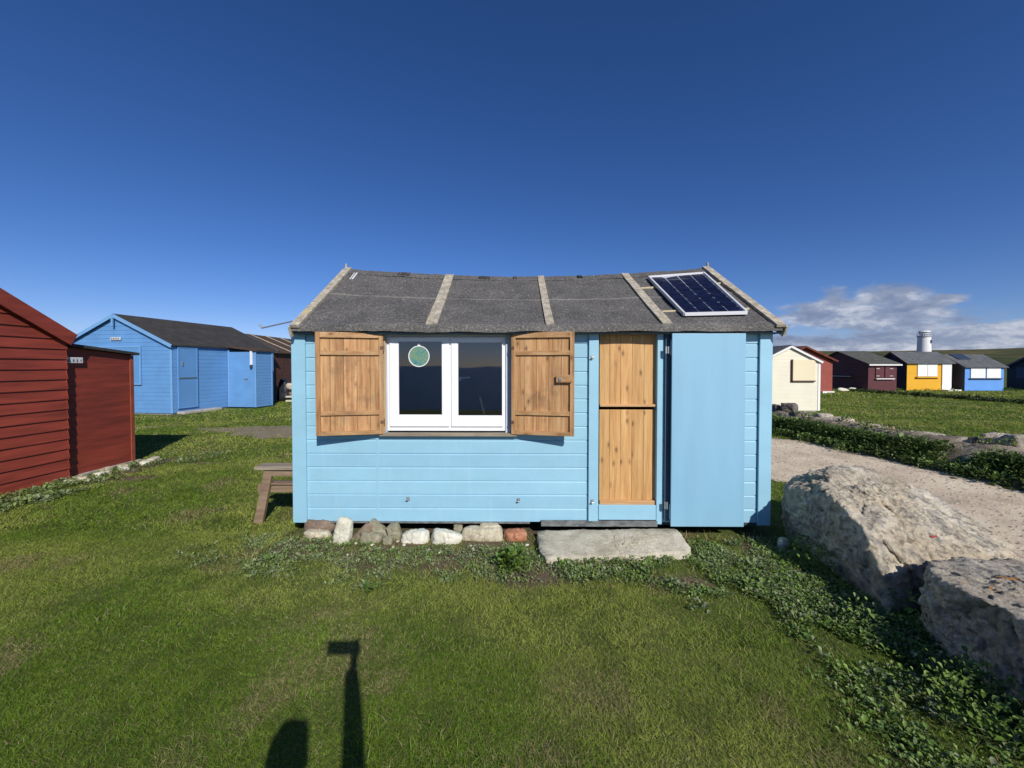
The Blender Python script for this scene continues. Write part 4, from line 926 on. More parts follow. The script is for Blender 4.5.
t, off = simple_hut('beach_hut', 'brick-red hut with a red roof standing behind the cream hut', 17.0, 20.75, 25.9, 29.5, 2.15, 3.0, 'y', M['brick_red'], M['roof_red'], M['roof_red'], 0.4, 0.2, depth=0.006, cham=0.01, bargeh=0.1, corner=False)
b = MB(); b.box(20.0,20.75,25.7,25.95,0,0.12); b.build('step', M['white_paint'], t, off=off)
M['maroon'] = paint('maroon', (0.090,0.018,0.022,1), 0.6, 0.15, 3, 0.1); M['maroon_side'] = M['maroon']
t, off = simple_hut('beach_hut', 'dark maroon hut with closed maroon shutters, left of the yellow hut', 24.5, 26.45, 27.5, 32.5, 1.92, 2.82, 'x', M['maroon'], M['felt_green'], None, 0.16, 0.15, corner=False)
b = MB(); b.box(24.4,26.65,27.30,27.33,1.78,1.87); b.build('gutter', M['white_paint'], t, off=off)
for k, x in enumerate((24.98, 25.62)):
    o = panel(t, off, 'shutter', M['maroon'], x, x+0.56, 0.95, 1.68, 27.48, 0.03)
    b = MB()
    for z in (1.05, 1.55): b.box(x+0.03+0.28*k, x+0.25+0.28*k, 27.435, 27.448, z, z+0.035)
    b.build('strap_hinge', M['plate'], o, off=off)
b = MB(); b.box(24.95,26.2,27.35,27.48,0.84,0.90); b.build('window_sill', M['white_paint'], t, off=off)
b = MB(); b.box(24.2,24.48,28.6,30.6,0.98,1.02); b.build('side_rail', M['metal'], t, off=off)
for k, (x, y) in enumerate(((22.9,27.6),(24.0,28.0))):
    b = hullrock('garden_slab', [(x-.55,y-.2,0),(x+.55,y-.2,0),(x+.5,y+.3,0),(x-.5,y+.3,0),(x-.3,y,.3),(x+.25,y,.2)], M['st_white'], 40+k, 3, 0.02, 8, 0.01); tag(b, ('left' if k == 0 else 'right')+' one of two white stones on the grass before the maroon hut', 'stone', 'white stones before the maroon hut')
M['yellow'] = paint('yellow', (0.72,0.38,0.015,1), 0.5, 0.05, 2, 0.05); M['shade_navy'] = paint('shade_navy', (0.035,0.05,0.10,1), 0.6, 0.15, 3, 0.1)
t, off = simple_hut('beach_hut', 'bright yellow hut with white window shutters and a white door', 27.65, 30.77, 28.0, 30.2, 2.0, 2.74, 'x', M['yellow'], M['felt_slate'], M['brown'], 0.3, 0.15, depth=0.005, cham=0.01, corner=False)
for x0, x1 in ((28.36, 29.03), (29.06, 29.73)): panel(t, off, 'shutter', M['white_paint'], x0, x1, 1.03, 1.93, 27.99, 0.04)
b = MB(); b.box(28.25,29.85,27.85,27.98,0.93,1.01); b.build('window_sill', M['yellow'], t, off=off)
panel(t, off, 'door', M['white_paint'], 30.07, 30.72, 0.12, 1.93, 27.99, 0.05)
b = MB(); b.box(30.0,30.95,27.5,27.95,0,0.12); b.build('step', M['white_paint'], t, off=off)
w = MB(); w.poly([(27.63,28.0,0.03),(27.63,30.2,0.03),(27.63,30.2,2.0),(27.63,29.1,2.70),(27.63,28.0,2.0)]); w.build('side_wall_shade', M['shade_navy'], t, off=off)  # navy sheet over the yellow end wall: its shade put into the colour
M['navy_dark'] = paint('navy_dark', (0.012,0.016,0.03,1), 0.6, 0.15, 3, 0.1)
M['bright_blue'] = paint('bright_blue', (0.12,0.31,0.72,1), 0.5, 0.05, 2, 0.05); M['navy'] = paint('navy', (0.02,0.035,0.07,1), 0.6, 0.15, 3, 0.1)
t, off = simple_hut('beach_hut', 'bright blue hut with two white window shutters under a grey roof', 31.26, 33.95, 27.6, 30.4, 1.72, 2.55, 'x', M['bright_blue'], M['felt_slate'], M['navy'], 0.3, 0.15, depth=0.006, cham=0.01, corner=False)
for x0, x1 in ((31.62, 32.62), (32.72, 33.68)):
    o = panel(t, off, 'shutter', M['white_paint'], x0, x1, 0.92, 1.60, 27.59, 0.04)
b = MB(); b.box(31.52,33.78,27.5,27.585,0.84,0.9); b.build('window_sill', M['navy'], t, off=off)
w = MB(); w.poly([(31.24,27.6,0.03),(31.24,30.4,0.03),(31.24,30.4,1.72),(31.24,29.0,2.52),(31.24,27.6,1.72)]); w.build('side_wall_shade', M['navy'], t, off=off)  # sheet over the blue end wall, navy to paint in its shade
b = MB(); sl = 0.83/1.4; zz = lambda y: 1.72+(y-27.6)*sl+0.07
b.prism([(31.6,28.95,zz(28.95)),(32.5,28.95,zz(28.95)),(32.5,28.3,zz(28.3)),(31.6,28.3,zz(28.3))], (0,0,0.04)); tag(b.build('solar_panel', M['navy'], None), 'small dark solar panel on the grey roof of the bright blue hut', 'solar panel')
t, off = simple_hut('beach_hut', 'dark navy hut with a sloping roof, cut off by the right edge of the photo', 36.5, 40.2, 27.0, 29.5, 1.70, 2.45, 'x', M['navy_dark'], M['felt_slate'], M['felt_slate'], 0.16, 0.15, corner=False)
b = MB(); b.box(36.44,36.48,28.2,28.9,0.85,1.65); b.build('shutter', M['shade_navy'], t, off=off)

# --- lighthouse
def tower():
    Y = 200.0; X = (923.5-512)/F*Y
    wt = paint('tower_white', (0.72,0.72,0.72,1), 0.7, 0.04, 0.3, 0.1)
    t = thing('lighthouse', 'white round lighthouse tower on the horizon behind the yellow hut', 'lighthouse', (X, Y, 0))
    b = MB(); b.cyl((0,0,-1),(0,0,16.2),2.9,2.45,40); b.build('tower', wt, t, smooth=False)
    b = MB(); b.cyl((0,0,16.2),(0,0,16.7),2.75,2.75,40); b.build('gallery', paint('tower_grey', (0.35,0.36,0.38,1)), t)
    b = MB(); b.cyl((0,0,16.7),(0,0,18.6),1.95,1.95,24); b.build('lantern_room', paint('lantern', (0.38,0.41,0.45,1), 0.4), t)
    b = MB(); b.cyl((0,0,18.6),(0,0,19.2),2.4,2.0,24); b.build('lantern_cap', wt, t)
    b = MB()
    for i in range(20):
        a = 2*math.pi*i/20; a2 = 2*math.pi*(i+1)/20; b.cyl((2.6*math.cos(a),2.6*math.sin(a),16.7),(2.6*math.cos(a),2.6*math.sin(a),17.9),0.07,n=6); b.cyl((2.6*math.cos(a),2.6*math.sin(a),17.9),(2.6*math.cos(a2),2.6*math.sin(a2),17.9),0.06,n=6)
    b.build('railing', M['white_metal'], t)
    b = MB(); a = R(-70); b.box(0.5,1.3,-2.62,-2.0,13.0,14.6); b.build('tower_window', M['navy'], t)
tower()

# ---------------------------------------------------------------- bank right of the track
def bank_h(X, Y):
    cx = 7.75+0.25*np.sin(Y*0.45)+0.02*(Y-5)**2*0.1; w = 0.75
    t = np.clip(1-np.abs(X-cx)/w, 0, 1); e = np.clip((Y+3)/1.5, 0, 1)*np.clip((13.3-Y)/1.2, 0, 1)
    return (t*t*(3-2*t))*0.46*e*(0.8+0.5*vn(X, Y, 2.2, 4, 9))-0.03
M['earth'] = stone('earth', [(0.15,0.115,0.075,1),(0.29,0.235,0.165,1),(0.44,0.37,0.27,1)], 3.5, bmp=0.9, fine=18, dist=0.04)
bo, _ = grid_mesh('earth_bank', list(np.arange(6.8, 8.9, 0.05)), list(np.arange(-3, 13.6, 0.06)), bank_h, M['earth']); tag(bo, kind='structure')
M['st_dark'] = stone('st_dark', [(0.06,0.05,0.045,1),(0.13,0.11,0.10,1),(0.24,0.21,0.19,1)], 5, bmp=0.6, dist=0.01)
bank_stones = [(776,405,11.6,.34,.28,'st_dark','dark stone at the far left end of the low bank'),
 (789,404,11.3,.42,.30,'st_dark','rounded dark stone beside the cream hut, second on the low bank'),
 (800,412,10.7,.5,.25,'st_dark',None),(812,417,10.2,.55,.28,'boulder_grey',None),(824,413,10.0,.5,.2,'boulder_grey',None),(838,417,9.6,.7,.18,'boulder_grey',None),(856,422,9.2,.85,.2,'boulder_grey','long flat pale stone lying along the low bank'),
 (878,426,8.8,.6,.22,'boulder_grey',None),(896,430,8.4,.5,.22,'st_dark',None),(912,432,8.1,.5,.22,'boulder_grey',None),(930,434,7.8,.5,.24,'boulder_grey',None),
 (950,437,7.5,.45,.22,'st_dark',None),(967,440,7.2,.45,.22,'boulder_grey',None),(985,441,6.95,.5,.26,'st_dark',None),(1004,440,6.7,.55,.34,'boulder_grey','brown ridged stone on the bank nearest the right edge'),(1030,440,6.4,.6,.35,'boulder_grey',None)]
for i, (px, py, Y, w, h, mt, lb) in enumerate(bank_stones):
    c = at(px, py+4, Y); o = rocklet('bank_stone', c, (w*0.75, w, h), M[mt], 120+i, i*0.7, 0.1*((i%3)-1), 4, 7)
    tag(o, lb or 'weathered grey stone bedded among others in the low bank beyond the track', 'stone', 'stones along the top of the low bank')

# ---------------------------------------------------------------- vegetation (numpy meshes)
def npmesh(name, V, Fc, tint, mat, smooth=True):
    me = bpy.data.meshes.new(name); n = len(V); k = Fc.shape[1]
    me.vertices.add(n); me.vertices.foreach_set('co', V.astype(np.float32).ravel())
    me.loops.add(Fc.size); me.loops.foreach_set('vertex_index', Fc.astype(np.int32).ravel())
    me.polygons.add(len(Fc)); me.polygons.foreach_set('loop_start', (np.arange(len(Fc))*k).astype(np.int32))
    me.update(calc_edges=True)
    a = me.attributes.new('tint', 'FLOAT_COLOR', 'POINT'); a.data.foreach_set('color', np.concatenate([tint, np.ones((n,1))], 1).astype(np.float32).ravel())
    me.materials.append(mat)
    o = bpy.data.objects.new(name, me); C.objects.link(o); return o
def blades(x, y, z, h, w, lean, tint):
    n = len(x); a = rng.uniform(0, 2*np.pi, n); b = rng.uniform(0, 2*np.pi, n)
    dx, dy = np.cos(a)*w/2, np.sin(a)*w/2; lx, ly = np.cos(b)*lean*h, np.sin(b)*lean*h
    P = lambda sx, t, zz: np.stack([x+sx*dx+lx*t, y+sx*dy+ly*t, z+h*zz], 1)
    V = np.stack([P(-1,0,-0.02), P(1,0,-0.02), P(-0.8,0.32,0.55), P(0.8,0.32,0.55), P(0,1,0.92)], 1).reshape(-1,3)
    i = np.arange(n)[:,None]*5; Fc = np.concatenate([i+np.array([[0,1,3]]), i+np.array([[0,3,2]]), i+np.array([[2,3,4]])], 0)
    return V, Fc, np.repeat(tint, 5, 0)
def leaves(x, y, z, az, el, Ln, Wd, tint, fold=0.25):
    n = len(x); ca, sa, ce, se = np.cos(az), np.sin(az), np.cos(el), np.sin(el)
    D = np.stack([ca*ce, sa*ce, se], 1); S = np.stack([-sa, ca, np.zeros(n)], 1); U = np.cross(D, S)
    U = np.where(U[:,2:3] < 0, -U, U)
    B = np.stack([x,y,z], 1); Ln = Ln[:,None]; Wd = Wd[:,None]
    mid = B+D*Ln*0.5; tip = B+D*Ln*0.95-np.array([0,0,1.0])*Ln*0.12
    V = np.stack([B, mid+S*Wd/2+U*Wd*fold, mid+D*Ln*0.28+S*Wd*0.36+U*Wd*fold*0.6, tip, mid+D*Ln*0.28-S*Wd*0.36+U*Wd*fold*0.6, mid-S*Wd/2+U*Wd*fold, mid+D*Ln*0.1], 1).reshape(-1,3)
    i = np.arange(n)[:,None]*7; Fc = np.concatenate([i+np.array([t_]) for t_ in ([0,1,6],[1,2,6],[2,3,6],[3,4,6],[4,5,6],[5,0,6])], 0)
    return V, Fc, np.repeat(tint, 7, 0)
def join(parts):
    Vs, Fs, Ts = [], [], []; k = 0
    for V, Fc, T in parts: Vs.append(V); Fs.append(Fc+k); Ts.append(T); k += len(V)
    return np.concatenate(Vs), np.concatenate(Fs), np.concatenate(Ts)
M['grass'] = tinted('grass_blade', 0.38, 0.5); M['leaf'] = tinted('leaf', 0.25, 0.5)

FOOT = [(-2.3,2.75,4.05,7.1),(-10,-6.74,3,6.2),(-10,-6.8,6.1,7.5),(-16.3,-12.1,14.2,19.2),(-12.2,-10.4,16.3,17.6),(-16.5,-11.8,20,28),(9.4,11.75,15.1,18.3),(17,20.8,25.8,29.6),(24.4,26.8,27.4,32.6),(28.8,32.2,29.1,31.9),(31.7,34.5,27.9,31.3)]
def weedzone(x, y):
    """0..1 where broad-leaved weeds replace the mown lawn"""
    e = lambda cx, cy, rx, ry: np.clip(1.5-1.5*np.sqrt(((x-cx)/rx)**2+((y-cy)/ry)**2), 0, 1)
    z = np.zeros(np.shape(x))
    for a in ((-2.25,3.75,0.85,0.5),(-1.5,3.45,1.1,0.42),(-0.4,3.5,1.3,0.40),(0.7,3.4,0.8,0.25),(1.5,3.45,0.9,0.42),(2.1,3.4,0.8,0.75),(2.2,2.7,0.6,0.8),(2.35,2.6,0.75,0.95),(2.2,2.1,0.55,0.7),(2.0,1.7,0.45,0.5),(1.9,3.1,0.7,0.6)):
        z = np.maximum(z, e(*a))
    band = np.clip(1.4-np.abs(x+6.42)/(0.36+0.3*(vn(x, y, 1.5, 3, 6)-0.5)), 0, 1)*np.clip((6.5-y)/0.8, 0.25, 1)*(y < 7.6)*(y > 3.2); z = np.maximum(z, band)
    band = np.clip(1.2-np.hypot((x+5.8)/0.9, (y-7.6)/0.5), 0, 1); z = np.maximum(z, band*0.6)
    return z
def ok(x, y):
    m = np.ones(len(x), bool)
    for a, b, c, d in FOOT: m &= ~((x > a)&(x < b)&(y > c)&(y < d))
    m &= ~((x > 0.26)&(x < 1.72)&(y > 3.56)&(y < 4.1))
    td = track_dist(x, y)+(vn(x, y, 1.7, 4, 5)-0.5)*0.7
    left = x < 1.0
    m &= (td > rng.uniform(-0.08, 0.12, len(x))) | (left & (rng.random(len(x)) < 0.14+0.5*np.clip((-x-7)/3, 0, 1)))
    return m
def grass_tint(x, y):
    n1 = vn(x, y, 0.9, 5, 1); n2 = 0.35*vn(x, y, 2.0, 4, 2)+0.65*vn(x, y, 5.5, 3, 13); r = rng.random(len(x))
    n1 = np.clip((n1-0.5)*2.6+0.5, 0, 1)
    lush = np.array([0.165,0.265,0.026]); ol = np.array([0.33,0.385,0.075]); st = np.array([0.46,0.39,0.19]); dk = np.array([0.075,0.135,0.017])
    t = np.clip(n1*1.7-0.35, 0, 1)[:,None]; c = lush*(1-t)+ol*t
    t = np.clip((0.48-n2)*4, 0, 0.5)[:,None]; c = c*(1-t)+dk*t
    nearright = np.clip(0.3+x*0.12, 0, 0.5)
    patch = np.clip((vn(x, y, 1.7, 4, 11)-0.57)*6, 0, 1)*np.clip(1.6-y/9, 0.25, 1)
    dead = r < 0.07+0.60*patch+0.16*nearright
    c = np.where(dead[:,None], st*rng.uniform(0.45, 1.0, (len(x),1)), c*rng.uniform(0.65, 1.35, (len(x),1)))
    return c
parts = []
def sow(x0, x1, y0, y1, dens, h, w, wide=None):
    n = int((x1-x0)*(y1-y0)*dens); x = rng.uniform(x0, x1, n); y = rng.uniform(y0, y1, n)
    if wide: k = np.abs(x) < wide(y); x, y = x[k], y[k]
    k = ok(x, y); x, y = x[k], y[k]
    wz = weedzone(x, y); sl = soil_mask(x, y); k = rng.random(len(x)) < (1-0.68*np.clip(wz*1.5, 0, 1))*(1-0.85*sl); x, y = x[k], y[k]
    clump = vn(x, y, 5.0, 3, 4); hh_ = h*(0.3+1.5*clump)*rng.uniform(0.6, 1.3, len(x))
    parts.append(blades(x, y, np.zeros(len(x)), hh_, w*rng.uniform(0.7, 1.3, len(x)), rng.uniform(0.8, 2.3, len(x)), grass_tint(x, y)))
sow(-5, 3, -1.5, 1.0, 2500, 0.03, 0.006)
sow(-4, 3.2, 1.0, 2.4, 30000, 0.016, 0.0024)
sow(-5.4, 4.2, 2.4, 4.2, 15000, 0.018, 0.0034)
sow(-10, 4.2, 4.2, 7.5, 3600, 0.028, 0.0065, lambda y: y*1.6+1)
sow(-15, 10, 7.5, 12.5, 1000, 0.032, 0.013, lambda y: y*1.55+1)
sow(-22, 30, 12.5, 22, 240, 0.042, 0.026, lambda y: y*1.5+1)
sow(-6, 42, 22, 34, 70, 0.07, 0.05, lambda y: y*1.5+1)
sow(8.2, 16, 3.5, 12.5, 900, 0.05, 0.015)
def rough(x, y, h0, h1, w, dead):
    k = ok(x, y); x, y = x[k], y[k]; n = len(x)
    c = grass_tint(x, y); dd = rng.random(n) < dead; c = np.where(dd[:,None], np.array([0.42,0.35,0.19])*rng.uniform(0.5, 1.1, (n,1)), c)
    parts.append(blades(x, y, np.zeros(n), rng.uniform(h0, h1, n), np.full(n, w), rng.uniform(0.3, 1.3, n), c))
n = 60000; x = rng.uniform(-3.3, 2.8, n); y = rng.uniform(1.2, 4.08, n); k = rng.random(n) < weedzone(x, y)*0.20*(vn(x, y, 2.4, 3, 31) > 0.47); rough(x[k], y[k], 0.03, 0.085, 0.0038, 0.3)
n = 1600; x = rng.uniform(-2.4, 2.7, n); y = 4.05+rng.normal(0, 0.05, n); rough(x, y-0.03, 0.03, 0.10, 0.004, 0.35)
n = 3500; cx_ = rng.uniform(-5, 4, 70); cy_ = rng.uniform(1.5, 8, 70); i = rng.integers(0, 70, n); rough(cx_[i]+rng.normal(0, 0.05, n), cy_[i]+rng.normal(0, 0.05, n), 0.03, 0.065, 0.0045, 0.12)
n = 2600; x = np.where(rng.random(n) < 0.5, rng.uniform(-6.72, -6.55, n), rng.uniform(-2.36, -2.31, n)); y = rng.uniform(3.5, 7.2, n); rough(x, y, 0.03, 0.11, 0.008, 0.25)
V, Fc, T = join(parts); g_ = npmesh('grass', V, Fc, T, M['grass']); tag(g_, 'short mown grass with dry straw-coloured patches covering the lawn', 'grass', kind='stuff')

def rosettes(px, py, pz, nl, rad, Ln, cols, up=(0.15, 1.1), hgt=0.04):
    """leafy clumps: nl leaves per plant"""
    n = len(px); x = np.repeat(px, nl)+rng.normal(0, 1, n*nl)*rad; y = np.repeat(py, nl)+rng.normal(0, 1, n*nl)*rad
    z = np.repeat(pz, nl)+rng.random(n*nl)*np.repeat(hgt, nl) if hasattr(hgt, '__len__') else np.repeat(pz, nl)+rng.random(n*nl)*hgt
    az = np.arctan2(y-np.repeat(py, nl), x-np.repeat(px, nl))+rng.normal(0, 0.8, n*nl)
    el = rng.uniform(up[0], up[1], n*nl); L_ = Ln*rng.uniform(0.5, 1.3, n*nl)*np.repeat(np.exp(rng.normal(0, 0.24, n)), nl); W_ = L_*rng.uniform(0.45, 0.7, n*nl)
    ci = rng.integers(0, len(cols), n); base = np.repeat(np.array(cols)[ci], nl, 0)*rng.uniform(0.7, 1.35, (n*nl,1))
    return leaves(x, y, z, az, el, L_, W_, base)
GLAU = [(0.20,0.25,0.12),(0.25,0.29,0.16),(0.15,0.21,0.085),(0.18,0.24,0.07)]
DARK = [(0.095,0.16,0.038),(0.14,0.215,0.055),(0.075,0.125,0.036),(0.18,0.26,0.085)]
FRESH = [(0.14,0.23,0.04),(0.18,0.27,0.06),(0.10,0.18,0.035)]
wp = []
def zone(x0, x1, y0, y1, dens, cols, nl, rad, Ln, hgt, cond=None, up=(0.15,1.1), nmin=0.0):
    n = int((x1-x0)*(y1-y0)*dens); x = rng.uniform(x0, x1, n); y = rng.uniform(y0, y1, n)
    p = np.clip(weedzone(x, y)*1.6, 0, 1)*(vn(x, y, 3.5, 3, 6) > nmin); k = (rng.random(n) < p); 
    k &= ~((x > 0.24)&(x < 1.72)&(y > 3.58)); k &= ~((x > -2.3)&(x < 2.75)&(y > 4.0)); k &= ~((x > 2.62)&(y < 4.6)&(y > 2.7)); k &= ~(x < -6.74)
    if cond: k &= cond(x, y)
    x, y = x[k], y[k]; wp.append(rosettes(x, y, np.zeros(len(x)), nl, rad, Ln, cols, up, hgt))
zone(-3.2, 0.8, 2.8, 4.1, 520, GLAU, 11, 0.022, 0.022, 0.020, nmin=0.44)
zone(-3.2, 0.6, 2.8, 4.1, 130, FRESH, 9, 0.02, 0.024, 0.02, nmin=0.5)
zone(0.4, 2.75, 2.4, 4.1, 850, GLAU+FRESH, 11, 0.026, 0.024, 0.035, nmin=0.40)
zone(1.2, 2.75, 1.0, 3.2, 780, DARK+FRESH+GLAU[:2], 10, 0.028, 0.026, 0.045, nmin=0.40)
zone(-6.8, -5.6, 3.2, 7.9, 200, GLAU, 10, 0.04, 0.042, 0.05, nmin=0.42)
# right strip between boulder and hut, taller plants
x = rng.uniform(1.9, 2.7, 330); y = rng.uniform(1.6, 3.9, 330); k = (vn(x, y, 3.1, 2, 21) > 0.44)&(x > 1.60+0.25*y); x, y = x[k], y[k]
wp.append(rosettes(x, y, np.zeros(len(x)), 22, 0.045, 0.030, DARK+FRESH+FRESH, (0.2,1.2), 0.20))
# scattered clover in the lawn
x = rng.uniform(-4.5, 2, 160); y = rng.uniform(1.6, 5.5, 160); wp.append(rosettes(x, y, np.zeros(len(x)), 6, 0.014, 0.013, FRESH, (0.1,0.5), 0.02))
V, Fc, T = join(wp); o = npmesh('ground_cover', V, Fc, T, M['leaf']); tag(o, 'low broad-leaved weeds spreading between the lawn, the huts and the boulders', 'weeds', kind='stuff')
# pale rubble along the base of the lean-to
for i in range(12):
    y = 5.95+i*0.125; o = rocklet('rubble_stone', (-6.62+0.10*math.sin(i*2.3), y, 0.02), (0.13+0.06*(i%3), 0.14, 0.07+0.03*(i%2)), M['st_buff'] if i % 3 else M['st_pale'], 200+i, i, 0.1, 3); tag(o, 'pale rubble stone at the foot of the dark red lean-to', 'stone', 'pale rubble along the foot of the lean-to')
# the single leafy plant below the orange brick
x = np.array([-0.02+0.035*math.cos(k) for k in range(9)]); y = np.array([3.42+0.05*math.sin(k*1.3) for k in range(9)])
V, Fc, T = rosettes(x, y, np.zeros(len(x)), 45, 0.04, 0.058, FRESH, (0.3,1.3), 0.12); o = npmesh('leafy_plant', V, Fc, T, M['leaf']); tag(o, 'single bushy green plant growing in the soil left of the doorstep slab', 'plant')
# bushes along the track side of the bank
n = 2600; y = rng.uniform(-2.5, 12.9, n); cxb = 7.75+0.25*np.sin(y*0.45); x = cxb-0.28-np.abs(rng.normal(0, 0.22, n)); z = np.maximum(0, bank_h(x, y)); 
k = (vn(x, y, 1.6, 3, 7) > 0.30); x, y, z = x[k], y[k], z[k]
P1 = rosettes(x, y, z, 22, 0.06, 0.055, DARK, (0.1,1.3), 0.16)
n = 500; y = rng.uniform(-2.5, 13, n); x = 7.95+0.25*np.sin(y*0.45)+rng.normal(0, 0.3, n); z = np.maximum(0, bank_h(x, y)); k = vn(x, y, 1.2, 2, 12) > 0.5; x, y, z = x[k], y[k], z[k]
P2 = rosettes(x, y, z, 12, 0.05, 0.06, [(0.15,0.20,0.05),(0.20,0.24,0.07),(0.11,0.16,0.05)], (0.2,1.3), 0.13)
n = 9000; y = rng.uniform(-2.5, 13, n); x = 8.25+0.25*np.sin(y*0.45)+rng.normal(0, 0.18, n); k = vn(x, y, 1.5, 2, 14) > 0.48; x, y = x[k], y[k]; z = np.maximum(0, bank_h(x, y))
st = np.array([0.30,0.28,0.13])*rng.uniform(0.5, 1.1, (len(x),1)); P3 = blades(x, y, z, rng.uniform(0.06, 0.2, len(x)), np.full(len(x), 0.009), rng.uniform(0.3, 1.0, len(x)), st)
V, Fc, T = join([P1, P2]); o = npmesh('bank_plants', V, Fc, T, M['leaf']); tag(o, 'dense dark green leafy growth along the far side of the gravel track', 'weeds', kind='stuff')
o = npmesh('dry_grass', *P3, M['grass']); tag(o, 'tufts of dry pale grass on top of the low bank', 'grass', kind='stuff')
# second low verge before the right-hand huts
n = 420; y = rng.uniform(15, 28.6, n); x = 23.6+0.012*(28-y)**2*0.2+rng.normal(0, 0.25, n); 
P4 = rosettes(x, y, np.zeros(n), 14, 0.14, 0.11, [(0.05,0.075,0.025),(0.08,0.11,0.035),(0.04,0.055,0.022)], (0.1,1.2), 0.13)
n = 260; x = rng.uniform(24, 42, n); y = 28.4+rng.normal(0, 0.25, n)-0.02*(x-24); P5 = rosettes(x, y, np.zeros(n), 10, 0.12, 0.12, DARK, (0.1,1.2), 0.12)
V, Fc, T = join([P4, P5]); o = npmesh('verge_plants', V, Fc, T, M['leaf']); tag(o, 'low dark weedy verge crossing the grass before the maroon and yellow huts', 'weeds', kind='stuff')
# loose gravel on the track
n = 5000; x = rng.uniform(3.9, 7.1, n); y = rng.uniform(2.5, 11.5, n); k = track_dist(x, y) < -0.05; x, y = x[k], y[k]; n = len(x)
s = rng.uniform(0.008, 0.03, n)*rng.uniform(0.4, 1, n); th = rng.uniform(0, 6.28, n)
Vp = []
for k in range(4): Vp.append(np.stack([x+s*np.cos(th+k*1.57)*rng.uniform(.7,1.2,n), y+s*np.sin(th+k*1.57)*rng.uniform(.7,1.2,n), np.full(n, 0.004)], 1))
Vp.append(np.stack([x, y, 0.006+s*0.7], 1)); V = np.stack(Vp, 1).reshape(-1,3); i = np.arange(n)[:,None]*5
Fc = np.concatenate([i+np.array([t_]) for t_ in ([0,1,4],[1,2,4],[2,3,4],[3,0,4])], 0); T = np.repeat(np.array([0.46,0.38,0.30])*rng.uniform(0.6,1.25,(n,1)), 5, 0)
o = npmesh('loose_gravel', V, Fc, T, tinted('gravel_bit', 0, 0.9)); tag(o, 'loose pale gravel scattered on the track', 'gravel', kind='stuff')

